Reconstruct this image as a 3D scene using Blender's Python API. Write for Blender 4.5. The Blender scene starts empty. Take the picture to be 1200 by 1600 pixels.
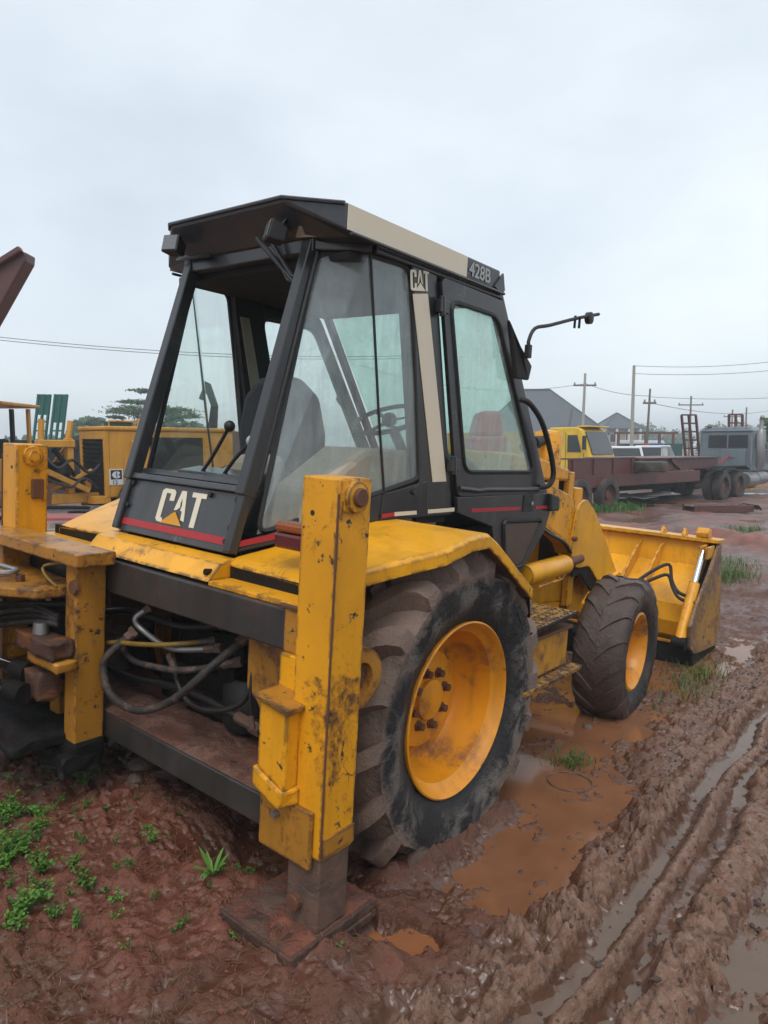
import bpy, math, random
import numpy as np
from mathutils import Vector, Matrix

random.seed(7)
SC = bpy.context.scene
COL = SC.collection

# ------------------------------------------------------------------ camera
CAM = Vector((2.6722, -2.5164, 1.7403))
YAW = 0.676
PITCH = -0.0936
cam_d = bpy.data.cameras.new('camera')
cam_d.sensor_fit = 'HORIZONTAL'
cam_d.sensor_width = 36.0
cam_d.lens = 1110.74 / 1200.0 * 36.0
cam_d.clip_start = 0.05
cam_d.clip_end = 3000.0
cam = bpy.data.objects.new('camera', cam_d)
cam.location = CAM
cam.rotation_euler = (math.pi / 2 + PITCH, 0, YAW)
COL.objects.link(cam)
SC.camera = cam

# ------------------------------------------------------------------ sky and sun
SUN_EL, SUN_AZ = math.radians(58), math.radians(150)     # azimuth clockwise from +Y
world = bpy.data.worlds.new('World')
SC.world = world
world.use_nodes = True
wn, wl = world.node_tree.nodes, world.node_tree.links
wn.clear()
w_out = wn.new('ShaderNodeOutputWorld')
w_bg = wn.new('ShaderNodeBackground')
w_sky = wn.new('ShaderNodeTexSky')
w_sky.sky_type = 'NISHITA'
w_sky.sun_disc = False
w_sky.sun_elevation = SUN_EL
w_sky.sun_rotation = SUN_AZ
w_sky.air_density = 1.0
w_sky.dust_density = 4.0
w_sky.ozone_density = 1.0
w_tc = wn.new('ShaderNodeTexCoord')
w_map = wn.new('ShaderNodeMapping')
w_map.inputs['Scale'].default_value = (1.0, 1.0, 2.2)
w_nz = wn.new('ShaderNodeTexNoise')
w_nz.inputs['Scale'].default_value = 1.3
w_nz.inputs['Detail'].default_value = 5
w_nz.inputs['Roughness'].default_value = 0.5
w_ramp = wn.new('ShaderNodeValToRGB')
w_ramp.color_ramp.elements[0].position = 0.28
w_ramp.color_ramp.elements[0].color = (4.2, 4.75, 5.3, 1)
w_ramp.color_ramp.elements[1].position = 0.68
w_ramp.color_ramp.elements[1].color = (6.7, 7.2, 7.55, 1)
w_mix = wn.new('ShaderNodeMixRGB')
w_mix.inputs['Fac'].default_value = 0.86
w_bg.inputs['Strength'].default_value = 0.15
wl.new(w_tc.outputs['Generated'], w_map.inputs['Vector'])
wl.new(w_map.outputs['Vector'], w_nz.inputs['Vector'])
wl.new(w_nz.outputs['Fac'], w_ramp.inputs['Fac'])
wl.new(w_sky.outputs['Color'], w_mix.inputs['Color1'])
wl.new(w_ramp.outputs['Color'], w_mix.inputs['Color2'])
wl.new(w_mix.outputs['Color'], w_bg.inputs['Color'])
wl.new(w_bg.outputs['Background'], w_out.inputs['Surface'])

sun_d = bpy.data.lights.new('sun', 'SUN')
sun_d.energy = 1.5
sun_d.angle = math.radians(35)
sun_d.color = (1.0, 0.97, 0.92)
sun = bpy.data.objects.new('sun', sun_d)
sdir = Vector((math.sin(SUN_AZ) * math.cos(SUN_EL), math.cos(SUN_AZ) * math.cos(SUN_EL), math.sin(SUN_EL)))
sun.rotation_euler = sdir.to_track_quat('Z', 'Y').to_euler()
sun.location = (0, 0, 30)
COL.objects.link(sun)

SC.view_settings.view_transform = 'Standard'
SC.view_settings.look = 'None'
SC.view_settings.exposure = 0.17
SC.view_settings.gamma = 1.0
SC.view_settings.use_curve_mapping = False
SC.cycles.use_denoising = True
SC.cycles.max_bounces = 8
SC.cycles.transparent_max_bounces = 16

# ------------------------------------------------------------------ material tools
def srgb(r, g, b):
    f = lambda c: (c / 12.92 if c <= 0.04045 else ((c + 0.055) / 1.055) ** 2.4)
    return (f(r / 255), f(g / 255), f(b / 255), 1)

class NT:
    def __init__(s, name):
        s.m = bpy.data.materials.new(name)
        s.m.use_nodes = True
        s.n, s.l = s.m.node_tree.nodes, s.m.node_tree.links
        s.n.clear()
        s.out = s.n.new('ShaderNodeOutputMaterial')
        s.b = s.n.new('ShaderNodeBsdfPrincipled')
        s.l.new(s.b.outputs[0], s.out.inputs['Surface'])
        s.tc = None
    def coord(s, scale=(1, 1, 1), kind='Object'):
        if s.tc is None:
            s.tc = s.n.new('ShaderNodeTexCoord')
        m = s.n.new('ShaderNodeMapping')
        m.inputs['Scale'].default_value = scale
        s.l.new(s.tc.outputs[kind], m.inputs['Vector'])
        return m.outputs['Vector']
    def noise(s, scale, detail=4, rough=0.6, vec=None, dist=0.0):
        n = s.n.new('ShaderNodeTexNoise')
        n.inputs['Scale'].default_value = scale
        n.inputs['Detail'].default_value = detail
        n.inputs['Roughness'].default_value = rough
        n.inputs['Distortion'].default_value = dist
        s.l.new(vec if vec is not None else s.coord(), n.inputs['Vector'])
        return n.outputs['Fac']
    def ramp(s, fac, a, b, ca=(0, 0, 0, 1), cb=(1, 1, 1, 1)):
        r = s.n.new('ShaderNodeValToRGB')
        r.color_ramp.elements[0].position = a
        r.color_ramp.elements[0].color = ca
        r.color_ramp.elements[1].position = b
        r.color_ramp.elements[1].color = cb
        s.l.new(fac, r.inputs['Fac'])
        return r.outputs['Color']
    def mix(s, fac, a, b, mode='MIX'):
        m = s.n.new('ShaderNodeMixRGB')
        m.blend_type = mode
        for k, v in (('Fac', fac), ('Color1', a), ('Color2', b)):
            if isinstance(v, (int, float)):
                m.inputs[k].default_value = v if k == 'Fac' else (v, v, v, 1)
            elif isinstance(v, tuple):
                m.inputs[k].default_value = v if len(v) == 4 else v + (1,)
            else:
                s.l.new(v, m.inputs[k])
        return m.outputs['Color']
    def math(s, op, a, b=0.0):
        m = s.n.new('ShaderNodeMath')
        m.operation = op
        for i, v in enumerate((a, b)):
            if isinstance(v, (int, float)):
                m.inputs[i].default_value = v
            else:
                s.l.new(v, m.inputs[i])
        return m.outputs[0]
    def set(s, **kw):
        for k, v in kw.items():
            k = k.replace('_', ' ')
            if isinstance(v, (int, float, tuple)):
                s.b.inputs[k].default_value = v
            else:
                s.l.new(v, s.b.inputs[k])
    def bump(s, h, strength=0.3, dist=0.01):
        b = s.n.new('ShaderNodeBump')
        b.inputs['Strength'].default_value = strength
        b.inputs['Distance'].default_value = dist
        s.l.new(h, b.inputs['Height'])
        s.l.new(b.outputs[0], s.b.inputs['Normal'])
    def edge(s, radius=0.01):
        bv = s.n.new('ShaderNodeBevel')
        bv.samples = 4
        bv.inputs['Radius'].default_value = radius
        g = s.n.new('ShaderNodeNewGeometry')
        d = s.n.new('ShaderNodeVectorMath')
        d.operation = 'DOT_PRODUCT'
        s.l.new(bv.outputs[0], d.inputs[0])
        s.l.new(g.outputs['Normal'], d.inputs[1])
        return s.math('SUBTRACT', 1.0, d.outputs['Value'])

def m_paint(name, base, rough=0.38, chips=0.66, chip_col=(0.035, 0.022, 0.016, 1), chip_scale=16, rust=0.62,
            rust_col=(0.13, 0.05, 0.02, 1), edge=True, coat=0.14, fade=0.25, dust=0.0, mud=0.0, mud_col=(0.13, 0.06, 0.042, 1), mud_scale=5):
    t = NT(name)
    v = t.coord()
    c = t.mix(t.ramp(t.noise(2.2, 5, 0.6, v), 0.3, 0.7), base, tuple(x * (1 - fade) for x in base[:3]) + (1,))
    streak = t.noise(9, 4, 0.6, t.coord((1.0, 1.0, 0.13)))
    c = t.mix(t.math('MULTIPLY', t.ramp(streak, 0.50, 0.75), 0.75), c, tuple(x * 0.55 for x in base[:3]) + (1,))
    # rusty blotches
    rm = t.math('MULTIPLY', t.ramp(t.noise(3.1, 8, 0.72, v, 0.4), rust, rust + 0.06), t.ramp(t.noise(24, 4, 0.7, v), 0.35, 0.6))
    rc = t.mix(t.noise(40, 3, 0.6, v), rust_col, tuple(x * 0.45 for x in rust_col[:3]) + (1,))
    c = t.mix(rm, c, rc)
    cm = t.ramp(t.noise(chip_scale, 7, 0.75, v, 0.3), chips, chips + 0.02)
    c = t.mix(cm, c, chip_col)
    scn = t.noise(7, 3, 0.55, t.coord((1.0, 1.0, 0.55)), 1.2)
    scr = t.math('MULTIPLY', t.ramp(t.math('ABSOLUTE', t.math('SUBTRACT', scn, 0.5)), 0.0035, 0.007, (1, 1, 1, 1), (0, 0, 0, 1)), t.ramp(t.noise(3.3, 3, 0.6, v), 0.60, 0.66))
    c = t.mix(t.math('MULTIPLY', scr, 0.85), c, chip_col)
    if dust:
        dm = t.math('ADD', t.math('MULTIPLY', t.ramp(t.noise(14, 5, 0.65, t.coord((1.0, 1.0, 0.10))), 0.42, 0.75), 0.7), t.math('MULTIPLY', t.ramp(t.noise(3, 6, 0.7, v), 0.45, 0.7), 0.6))
        c = t.mix(t.math('MULTIPLY', dm, dust), c, (0.115, 0.118, 0.122, 1))
    spt = t.math('MULTIPLY', t.ramp(t.noise(70, 5, 0.75, v), 0.60, 0.66), t.ramp(t.noise(2.7, 4, 0.6, v), 0.42, 0.62))
    c = t.mix(t.math('MULTIPLY', spt, 0.6), c, (0.085, 0.042, 0.026, 1))
    rr = t.math('ADD', t.math('MULTIPLY', t.noise(6, 4, 0.6, v), 0.3), rough - 0.15)
    if edge:
        e = t.math('MULTIPLY', t.ramp(t.edge(0.020), 0.012, 0.05), t.ramp(t.noise(14, 6, 0.75, v), 0.45, 0.53))
        c = t.mix(e, c, chip_col)
        cm = t.math('MAXIMUM', cm, e)
    if mud > 0:
        mm = t.ramp(t.noise(mud_scale, 7, 0.7, v, 0.3), 1 - mud - 0.05, 1 - mud + 0.07)
        c = t.mix(mm, c, t.mix(t.noise(30, 4, 0.6, v), mud_col, tuple(x * 0.55 for x in mud_col[:3]) + (1,)))
        rr = t.math('MAXIMUM', rr, t.math('MULTIPLY', mm, 0.7))
        cm = t.math('MAXIMUM', cm, mm)
    t.set(Base_Color=c, Roughness=t.math('MAXIMUM', rr, t.math('MULTIPLY', t.math('MAXIMUM', cm, rm), 0.62)), Coat_Weight=coat, Coat_Roughness=0.15)
    t.bump(t.math('SUBTRACT', t.math('MULTIPLY', t.noise(55, 3, 0.6, v), 0.25), cm), 0.25, 0.004)
    return t.m

def m_plain(name, col, rough=0.5, var=0.25, scale=6, metal=0.0, bump=0.0, coat=0.0, spec=0.5):
    t = NT(name)
    v = t.coord()
    c = t.mix(t.noise(scale, 6, 0.65, v), col, tuple(x * (1 - var) for x in col[:3]) + (1,))
    c = t.mix(t.math('MULTIPLY', t.ramp(t.noise(scale * 0.35, 5, 0.7, v), 0.45, 0.75), 0.5), c, tuple(x * (1 - var * 1.2) for x in col[:3]) + (1,))
    t.set(Base_Color=c, Roughness=t.math('ADD', t.math('MULTIPLY', t.noise(scale * 2, 4, 0.6, v), 0.25), max(0.02, rough - 0.12)), Metallic=metal, Coat_Weight=coat, Specular_IOR_Level=spec)
    if bump:
        t.bump(t.noise(scale * 8, 5, 0.65, v), bump, 0.01)
    return t.m

def m_muddy(name, col, mud_col, amount=0.5, scale=7, rough=0.55, bump=0.6, fine=60):
    t = NT(name)
    v = t.coord()
    mm = t.ramp(t.noise(scale, 8, 0.68, v, 0.5), 1 - amount - 0.06, 1 - amount + 0.1)
    mc = t.mix(t.noise(22, 6, 0.7, v), mud_col, tuple(x * 0.5 for x in mud_col[:3]) + (1,))
    bc = t.mix(t.noise(13, 5, 0.7, v), col, tuple(x * 0.55 for x in col[:3]) + (1,))
    t.set(Base_Color=t.mix(mm, bc, mc), Roughness=t.math('ADD', t.math('MULTIPLY', mm, 0.12), t.math('ADD', rough - 0.12, t.math('MULTIPLY', t.noise(18, 4, 0.6, v), 0.2))))
    t.bump(t.math('ADD', t.math('MULTIPLY', mm, 0.8), t.math('MULTIPLY', t.noise(fine, 6, 0.7, v), 0.6)), bump, 0.012)
    return t.m

def m_glass(name, tint=(0.93, 0.97, 0.95, 1), dust=0.12, dust_col=(0.5, 0.5, 0.48, 1), scale=2.2, drops=0.0):
    t = NT(name)
    t.n.remove(t.b)
    tr = t.n.new('ShaderNodeBsdfTransparent'); tr.inputs['Color'].default_value = tint
    gl = t.n.new('ShaderNodeBsdfGlossy'); gl.inputs['Roughness'].default_value = 0.03
    gl.inputs['Color'].default_value = (0.95, 0.97, 1, 1)
    df = t.n.new('ShaderNodeBsdfDiffuse'); df.inputs['Color'].default_value = dust_col
    fr = t.n.new('ShaderNodeFresnel'); 
    gb = t.n.new('ShaderNodeNewGeometry')
    t.l.new(t.math('ADD', 1.62, t.math('MULTIPLY', gb.outputs['Backfacing'], 1 / 1.62 - 1.62)), fr.inputs['IOR'])
    v = t.coord()
    d = t.ramp(t.noise(scale, 6, 0.65, v, 0.6), 0.3, 0.75)
    st = t.ramp(t.noise(26, 3, 0.6, t.coord((1, 1, 0.12))), 0.45, 0.7)
    f = t.math('ADD', t.math('MULTIPLY', d, dust), t.math('MULTIPLY', st, dust * 0.35))
    if drops:
        vo = t.n.new('ShaderNodeTexVoronoi'); vo.inputs['Scale'].default_value = 90
        t.l.new(v, vo.inputs['Vector'])
        dr = t.math('MULTIPLY', t.ramp(vo.outputs['Distance'], 0.1, 0.16, (1, 1, 1, 1), (0, 0, 0, 1)), t.ramp(t.noise(4, 4, 0.6, v), 0.5, 0.6))
        f = t.math('ADD', f, t.math('MULTIPLY', dr, drops))
    f = t.math('MINIMUM', f, 0.95)
    a = t.n.new('ShaderNodeMixShader'); b = t.n.new('ShaderNodeMixShader')
    t.l.new(fr.outputs[0], a.inputs[0]); t.l.new(tr.outputs[0], a.inputs[1]); t.l.new(gl.outputs[0], a.inputs[2])
    t.l.new(f, b.inputs[0]); t.l.new(a.outputs[0], b.inputs[1]); t.l.new(df.outputs[0], b.inputs[2])
    t.l.new(b.outputs[0], t.out.inputs['Surface'])
    return t.m

YEL = (0.84, 0.385, 0.006, 1)
M = {}
M['yellow'] = m_paint('cat_yellow', YEL, chips=0.675, rust=0.63, fade=0.32)
M['yellow_worn'] = m_paint('worn_yellow', (0.81, 0.355, 0.007, 1), chips=0.612, rust=0.57, chip_scale=15, rough=0.45, fade=0.3)
M['yellow_rusty'] = m_paint('rusty_yellow', (0.46, 0.20, 0.018, 1), chips=0.60, rust=0.50, chip_scale=12, rough=0.5, fade=0.4, mud=0.34, mud_scale=4)
M['yellow_dirty'] = m_paint('dirty_yellow', (0.58, 0.265, 0.016, 1), chips=0.66, rust=0.57, rough=0.5, fade=0.35, mud=0.40, mud_scale=3.2)
M['rim'] = m_paint('rim_orange_yellow', (0.78, 0.30, 0.008, 1), chips=0.74, rust=0.68, rough=0.42, fade=0.25, edge=False, mud=0.41, mud_col=(0.33, 0.13, 0.045, 1), mud_scale=4)
M['black'] = m_paint('cab_black', (0.012, 0.013, 0.015, 1), rough=0.36, chips=0.76, chip_col=(0.12, 0.11, 0.1, 1), rust=0.8, edge=False, coat=0.3, fade=0.3, dust=0.14)
M['panel'] = m_paint('panel_charcoal', (0.035, 0.038, 0.044, 1), rough=0.42, chips=0.75, chip_col=(0.14, 0.13, 0.12, 1), rust=0.8, edge=False, coat=0.25, fade=0.25, dust=0.18)
M['roof'] = m_paint('roof_slate', (0.022, 0.027, 0.036, 1), rough=0.4, chips=0.76, chip_col=(0.13, 0.13, 0.13, 1), rust=0.8, edge=False, coat=0.3, dust=0.15)
M['rail'] = m_paint('rail_charcoal', (0.03, 0.026, 0.024, 1), rough=0.42, chips=0.74, chip_col=(0.25, 0.2, 0.15, 1), rust=0.55, rust_col=(0.10, 0.045, 0.028, 1), edge=False, coat=0.15, dust=0.2)
M['beige'] = m_plain('beige_decal', srgb(214, 203, 182), 0.5, 0.12, 4)
M['cream'] = m_plain('cream_lettering', srgb(222, 214, 192), 0.55, 0.15, 9)
M['greylet'] = m_plain('worn_grey_lettering', srgb(168, 172, 172), 0.55, 0.2, 30)
M['red'] = m_plain('red_stripe', srgb(176, 40, 48), 0.45, 0.3, 12)
M['logo_yellow'] = m_plain('logo_yellow', srgb(214, 150, 40), 0.5, 0.2, 8)
M['rubber'] = m_plain('black_rubber', (0.012, 0.012, 0.012, 1), 0.55, 0.4, 9)
M['hose'] = m_plain('hose_rubber', (0.02, 0.018, 0.017, 1), 0.4, 0.4, 14, bump=0.1)
M['hose_mud'] = m_muddy('muddy_hose', (0.03, 0.026, 0.024, 1), (0.16, 0.105, 0.08, 1), 0.45, 9)
M['dark'] = m_muddy('oily_dark_steel', (0.007, 0.0065, 0.006, 1), (0.030, 0.018, 0.013, 1), 0.42, 6, 0.7)
M['dark'].node_tree.nodes['Principled BSDF'].inputs['Specular IOR Level'].default_value = 0.25
M['steel'] = m_plain('chrome_rod', (0.6, 0.62, 0.64, 1), 0.16, 0.15, 10, metal=1.0)
M['galv'] = m_plain('dull_steel', (0.35, 0.35, 0.35, 1), 0.45, 0.3, 12, metal=0.8)
M['rust'] = m_plain('rust', (0.16, 0.06, 0.028, 1), 0.7, 0.5, 12, bump=0.4)
M['mudplate'] = m_muddy('red_mud_crust', (0.14, 0.055, 0.035, 1), (0.20, 0.10, 0.07, 1), 0.5, 6, 0.6, 1.0, 35)
M['rusty_mud'] = m_muddy('rusty_muddy_steel', (0.20, 0.075, 0.025, 1), (0.085, 0.04, 0.028, 1), 0.55, 9, 0.6, 0.7)
M['legsteel'] = m_muddy('muddy_leg_steel', (0.10, 0.07, 0.055, 1), (0.17, 0.095, 0.068, 1), 0.55, 8, 0.5, 0.4)
M['pad'] = m_muddy('muddy_pad_steel', (0.07, 0.035, 0.024, 1), (0.19, 0.085, 0.05, 1), 0.5, 7, 0.55, 0.8)
M['tyre_mud'] = m_muddy('mud_caked_tyre', (0.02, 0.021, 0.024, 1), (0.15, 0.105, 0.085, 1), 0.49, 3.2, 0.5, 0.9)
def m_tyre(name, r0, r1, black, mud, dry, rough=0.5, wetmud=0.0):
    t = NT(name)
    v = t.coord()
    sx = t.n.new('ShaderNodeSeparateXYZ'); t.l.new(v, sx.inputs[0])
    rad = t.math('SQRT', t.math('ADD', t.math('MULTIPLY', sx.outputs[1], sx.outputs[1]), t.math('MULTIPLY', sx.outputs[2], sx.outputs[2])))
    nA = t.noise(5.5, 7, 0.66, v, 0.4); nB = t.noise(20, 6, 0.7, v); nC = t.noise(2.4, 4, 0.6, v)
    rr = t.math('ADD', rad, t.math('MULTIPLY', t.math('SUBTRACT', nA, 0.5), (r1 - r0) * 1.5))
    tread = t.ramp(t.math('DIVIDE', t.math('SUBTRACT', rr, r0 - 0.08), r1 - r0 + 0.08), 0.50, 0.72)
    c = t.mix(nB, black, tuple(x * 0.5 for x in black[:3]) + (1,))
    side = t.math('MULTIPLY', t.ramp(nA, 0.46, 0.58), t.ramp(t.math('DIVIDE', t.math('SUBTRACT', rad, r0 - 0.16), 0.16), 0.35, 0.75))
    c = t.mix(t.math('MULTIPLY', side, 0.85), c, t.mix(nB, dry, tuple(x * 0.5 for x in dry[:3]) + (1,)))
    mc = t.mix(nB, mud, tuple(x * 0.45 for x in mud[:3]) + (1,))
    mc = t.mix(t.ramp(nC, 0.42, 0.62), mc, tuple(x * 0.62 for x in mud[:3]) + (1,))
    c = t.mix(tread, c, mc)
    t.set(Base_Color=c, Roughness=t.math('ADD', rough - 0.1, t.math('MULTIPLY', nB, 0.3)))
    t.bump(t.math('ADD', t.math('MULTIPLY', t.math('MAXIMUM', tread, side), 0.5), t.math('MULTIPLY', t.noise(45, 6, 0.7, v), 0.8)), 0.8, 0.016)
    return t.m
M['tyre_mud'] = m_tyre('mud_caked_rear_tyre', 0.52, 0.66, (0.016, 0.016, 0.018, 1), (0.26, 0.175, 0.135, 1), (0.20, 0.175, 0.155, 1), 0.52)
M['tyre_wet'] = m_tyre('wet_muddy_front_tyre', 0.36, 0.46, (0.016, 0.015, 0.015, 1), (0.095, 0.060, 0.048, 1), (0.085, 0.055, 0.045, 1), 0.36)
M['tyre_plain'] = m_muddy('dusty_tyre', (0.03, 0.026, 0.024, 1), (0.11, 0.07, 0.05, 1), 0.5, 3, 0.6, 0.4)
M['seat'] = m_plain('dark_seat_fabric', (0.022, 0.027, 0.036, 1), 0.8, 0.4, 8, bump=0.3)
M['trim'] = m_plain('beige_cab_trim', (0.36, 0.32, 0.25, 1), 0.7, 0.35, 6, bump=0.2)
M['lining'] = m_plain('grey_cab_lining', (0.016, 0.017, 0.019, 1), 0.8, 0.35, 5)
M['glass'] = m_glass('clear_glass', dust=0.07)
M['glass_q'] = m_glass('dusty_glass', (0.95, 0.98, 0.97, 1), dust=0.36, dust_col=(0.42, 0.49, 0.50, 1), drops=0.5)
M['glass_d'] = m_glass('fogged_glass', (0.93, 0.97, 0.95, 1), dust=0.40, dust_col=(0.62, 0.74, 0.70, 1), scale=1.4, drops=0.5)
M['glass_t'] = m_glass('green_tinted_glass', (0.80, 0.96, 0.89, 1), dust=0.12, dust_col=(0.5, 0.75, 0.65, 1))
M['glass_dark'] = m_plain('dark_window', (0.02, 0.025, 0.03, 1), 0.12, 0.3, 2, spec=0.6)
M['lens_red'] = m_plain('red_lens', (0.10, 0.006, 0.008, 1), 0.18, 0.2, 20, coat=0.5)
M['lens_amber'] = m_plain('amber_lens', (0.30, 0.07, 0.01, 1), 0.25, 0.3, 20, coat=0.4)
M['lamp_glass'] = m_plain('lamp_lens', (0.13, 0.14, 0.145, 1), 0.25, 0.2, 30, coat=0.5)

# ------------------------------------------------------------------ mesh tools
class MB:
    def __init__(s):
        s.v, s.f = [], []
    def add(s, vs, fs):
        o = len(s.v)
        s.v += [tuple(map(float, p)) for p in vs]
        s.f += [tuple(i + o for i in f) for f in fs]
        return s
    def box(s, x0, x1, y0, y1, z0, z1):
        return s.hexa([(x0, y0, z0), (x1, y0, z0), (x1, y1, z0), (x0, y1, z0), (x0, y0, z1), (x1, y0, z1), (x1, y1, z1), (x0, y1, z1)])
    def hexa(s, p):
        return s.add(p, [(3, 2, 1, 0), (4, 5, 6, 7), (0, 1, 5, 4), (1, 2, 6, 5), (2, 3, 7, 6), (3, 0, 4, 7)])
    def prism(s, poly, axis, a, b):
        n = len(poly)
        mk = {'x': lambda u, v, w: (w, u, v), 'y': lambda u, v, w: (u, w, v), 'z': lambda u, v, w: (u, v, w)}[axis]
        vs = [mk(u, v, a) for u, v in poly] + [mk(u, v, b) for u, v in poly]
        return s.add(vs, [tuple(range(n))[::-1], tuple(range(n, 2 * n))] + [(i, (i + 1) % n, n + (i + 1) % n, n + i) for i in range(n)])
    def plate(s, pts, th, both=True):
        P = [Vector(p) for p in pts]
        nrm = Vector((0, 0, 0))
        for i in range(len(P)):
            nrm += (P[i] - P[0]).cross(P[(i + 1) % len(P)] - P[0])
        nrm.normalize()
        a, b = (-th / 2, th / 2) if both else (0, th)
        n = len(P)
        return s.add([p + nrm * a for p in P] + [p + nrm * b for p in P],
                     [tuple(range(n))[::-1], tuple(range(n, 2 * n))] + [(i, (i + 1) % n, n + (i + 1) % n, n + i) for i in range(n)])
    def tube(s, pts, r, n=8, closed=False, r1=None):
        P = [Vector(p) for p in pts]
        m = len(P)
        ring = []
        up = None
        for i in range(m):
            if closed:
                d = P[(i + 1) % m] - P[i - 1]
            else:
                d = P[min(i + 1, m - 1)] - P[max(i - 1, 0)]
            d.normalize()
            if up is None:
                up = d.orthogonal().normalized()
            up = (up - d * up.dot(d))
            if up.length < 1e-5:
                up = d.orthogonal()
            up.normalize()
            w = d.cross(up)
            rr = r if r1 is None else r + (r1 - r) * i / (m - 1)
            ring.append([P[i] + (up * math.cos(2 * math.pi * k / n) + w * math.sin(2 * math.pi * k / n)) * rr for k in range(n)])
        vs = [q for rg in ring for q in rg]
        fs = []
        for i in range(m if closed else m - 1):
            j = (i + 1) % m
            for k in range(n):
                fs.append((i * n + k, i * n + (k + 1) % n, j * n + (k + 1) % n, j * n + k))
        if not closed:
            fs += [tuple(range(n))[::-1], tuple((m - 1) * n + k for k in range(n))]
        return s.add(vs, fs)
    def cyl(s, p0, p1, r, n=16, r1=None):
        return s.tube([p0, p1], r, n, r1=r1)
    def bar(s, p0, p1, w, h, up=(0, 0, 1)):
        a, b = Vector(p0), Vector(p1)
        d = (b - a).normalized()
        u = Vector(up)
        if abs(d.dot(u)) > 0.98:
            u = Vector((1, 0, 0))
        x = d.cross(u).normalized()
        y = x.cross(d).normalized()
        q = lambda c, i, j: c + x * (w / 2 * i) + y * (h / 2 * j)
        return s.hexa([q(a, -1, -1), q(a, 1, -1), q(b, 1, -1), q(b, -1, -1), q(a, -1, 1), q(a, 1, 1), q(b, 1, 1), q(b, -1, 1)])
    def lathe(s, prof, origin, axis, n=32, close=False):
        o, ax = Vector(origin), Vector(axis).normalized()
        u = ax.orthogonal().normalized(); w = ax.cross(u)
        m = len(prof)
        vs = [o + ax * h + (u * math.cos(2 * math.pi * k / n) + w * math.sin(2 * math.pi * k / n)) * r for r, h in prof for k in range(n)]
        fs = []
        for i in range(m if close else m - 1):
            j = (i + 1) % m
            for k in range(n):
                fs.append((i * n + k, i * n + (k + 1) % n, j * n + (k + 1) % n, j * n + k))
        return s.add(vs, fs)
    def ball(s, c, r, n=10, sq=(1, 1, 1)):
        m = n // 2
        vs, fs = [], []
        for i in range(m + 1):
            th = math.pi * i / m
            for k in range(n):
                ph = 2 * math.pi * k / n
                vs.append((c[0] + r * sq[0] * math.sin(th) * math.cos(ph), c[1] + r * sq[1] * math.sin(th) * math.sin(ph), c[2] + r * sq[2] * math.cos(th)))
        for i in range(m):
            for k in range(n):
                fs.append((i * n + k, (i + 1) * n + k, (i + 1) * n + (k + 1) % n, i * n + (k + 1) % n))
        return s.add(vs, fs)
    def mirror_x(s):
        n = len(s.v)
        s.v += [(-x, y, z) for x, y, z in s.v[:n]]
        s.f += [tuple(i + n for i in f)[::-1] for f in list(s.f)]
        return s
    def data(s, name, smooth=False):
        me = bpy.data.meshes.new(name)
        me.from_pydata(s.v, [], s.f)
        me.validate()
        import bmesh
        bm = bmesh.new(); bm.from_mesh(me)
        bmesh.ops.recalc_face_normals(bm, faces=bm.faces)
        bm.to_mesh(me); bm.free()
        if smooth:
            me.polygons.foreach_set('use_smooth', [True] * len(me.polygons))
            if hasattr(me, 'set_sharp_from_angle'):
                me.set_sharp_from_angle(angle=math.radians(40))
        return me

def put(name, mb, mat, parent=None, bevel=0.0, smooth=False, loc=None, rot=None):
    me = mb.data(name, smooth) if isinstance(mb, MB) else mb
    if mat is not None:
        me.materials.clear()
        me.materials.append(M[mat] if isinstance(mat, str) else mat)
    o = bpy.data.objects.new(name, me)
    COL.objects.link(o)
    o.parent = parent
    if loc is not None: o.location = loc
    if rot is not None: o.rotation_euler = rot
    if bevel:
        b = o.modifiers.new('bevel', 'BEVEL')
        b.width = bevel; b.segments = 2; b.limit_method = 'ANGLE'; b.angle_limit = math.radians(35)
    return o

def tag(o, label=None, cat=None, group=None, kind=None):
    if label: o['label'] = label
    if cat: o['category'] = cat
    if group: o['group'] = group
    if kind: o['kind'] = kind
    return o

def thing(name, label, cat, loc=(0, 0, 0), rotz=0.0, group=None):
    o = bpy.data.objects.new(name, None)
    o.empty_display_size = 0.2
    COL.objects.link(o)
    o.location = loc
    o.rotation_euler = (0, 0, rotz)
    return tag(o, label, cat, group)

def copy_tree(o, parent=None):
    c = o.copy()
    COL.objects.link(c)
    c.parent = parent
    for ch in list(o.children):
        copy_tree(ch, c)
    return c

def smooth_path(pts, n=6):
    P = [Vector(p) for p in pts]
    out = []
    for i in range(len(P) - 1):
        p0 = P[max(i - 1, 0)]; p1 = P[i]; p2 = P[i + 1]; p3 = P[min(i + 2, len(P) - 1)]
        for k in range(n):
            t = k / n
            out.append(0.5 * ((2 * p1) + (p2 - p0) * t + (2 * p0 - 5 * p1 + 4 * p2 - p3) * t * t + (3 * p1 - p0 - 3 * p2 + p3) * t ** 3))
    out.append(P[-1])
    return out

def round_loop(pts, r, n=4):
    """rounded corners for a closed 3D polygon"""
    P = [Vector(p) for p in pts]
    m = len(P)
    out = []
    for i in range(m):
        a = (P[i - 1] - P[i]); b = (P[(i + 1) % m] - P[i])
        ra = min(r, a.length * 0.45); rb = min(r, b.length * 0.45)
        A = P[i] + a.normalized() * ra; B = P[i] + b.normalized() * rb
        for k in range(n + 1):
            t = k / n
            out.append(A * (1 - t) ** 2 + P[i] * 2 * t * (1 - t) + B * t ** 2)
    return out

def site(r, t, z=0.0):
    """point of the yard: r metres to the right of and t metres ahead of the place where the photographer stands"""
    return Vector((CAM.x + r * math.cos(YAW) - t * math.sin(YAW), CAM.y + r * math.sin(YAW) + t * math.cos(YAW), z))

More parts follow.
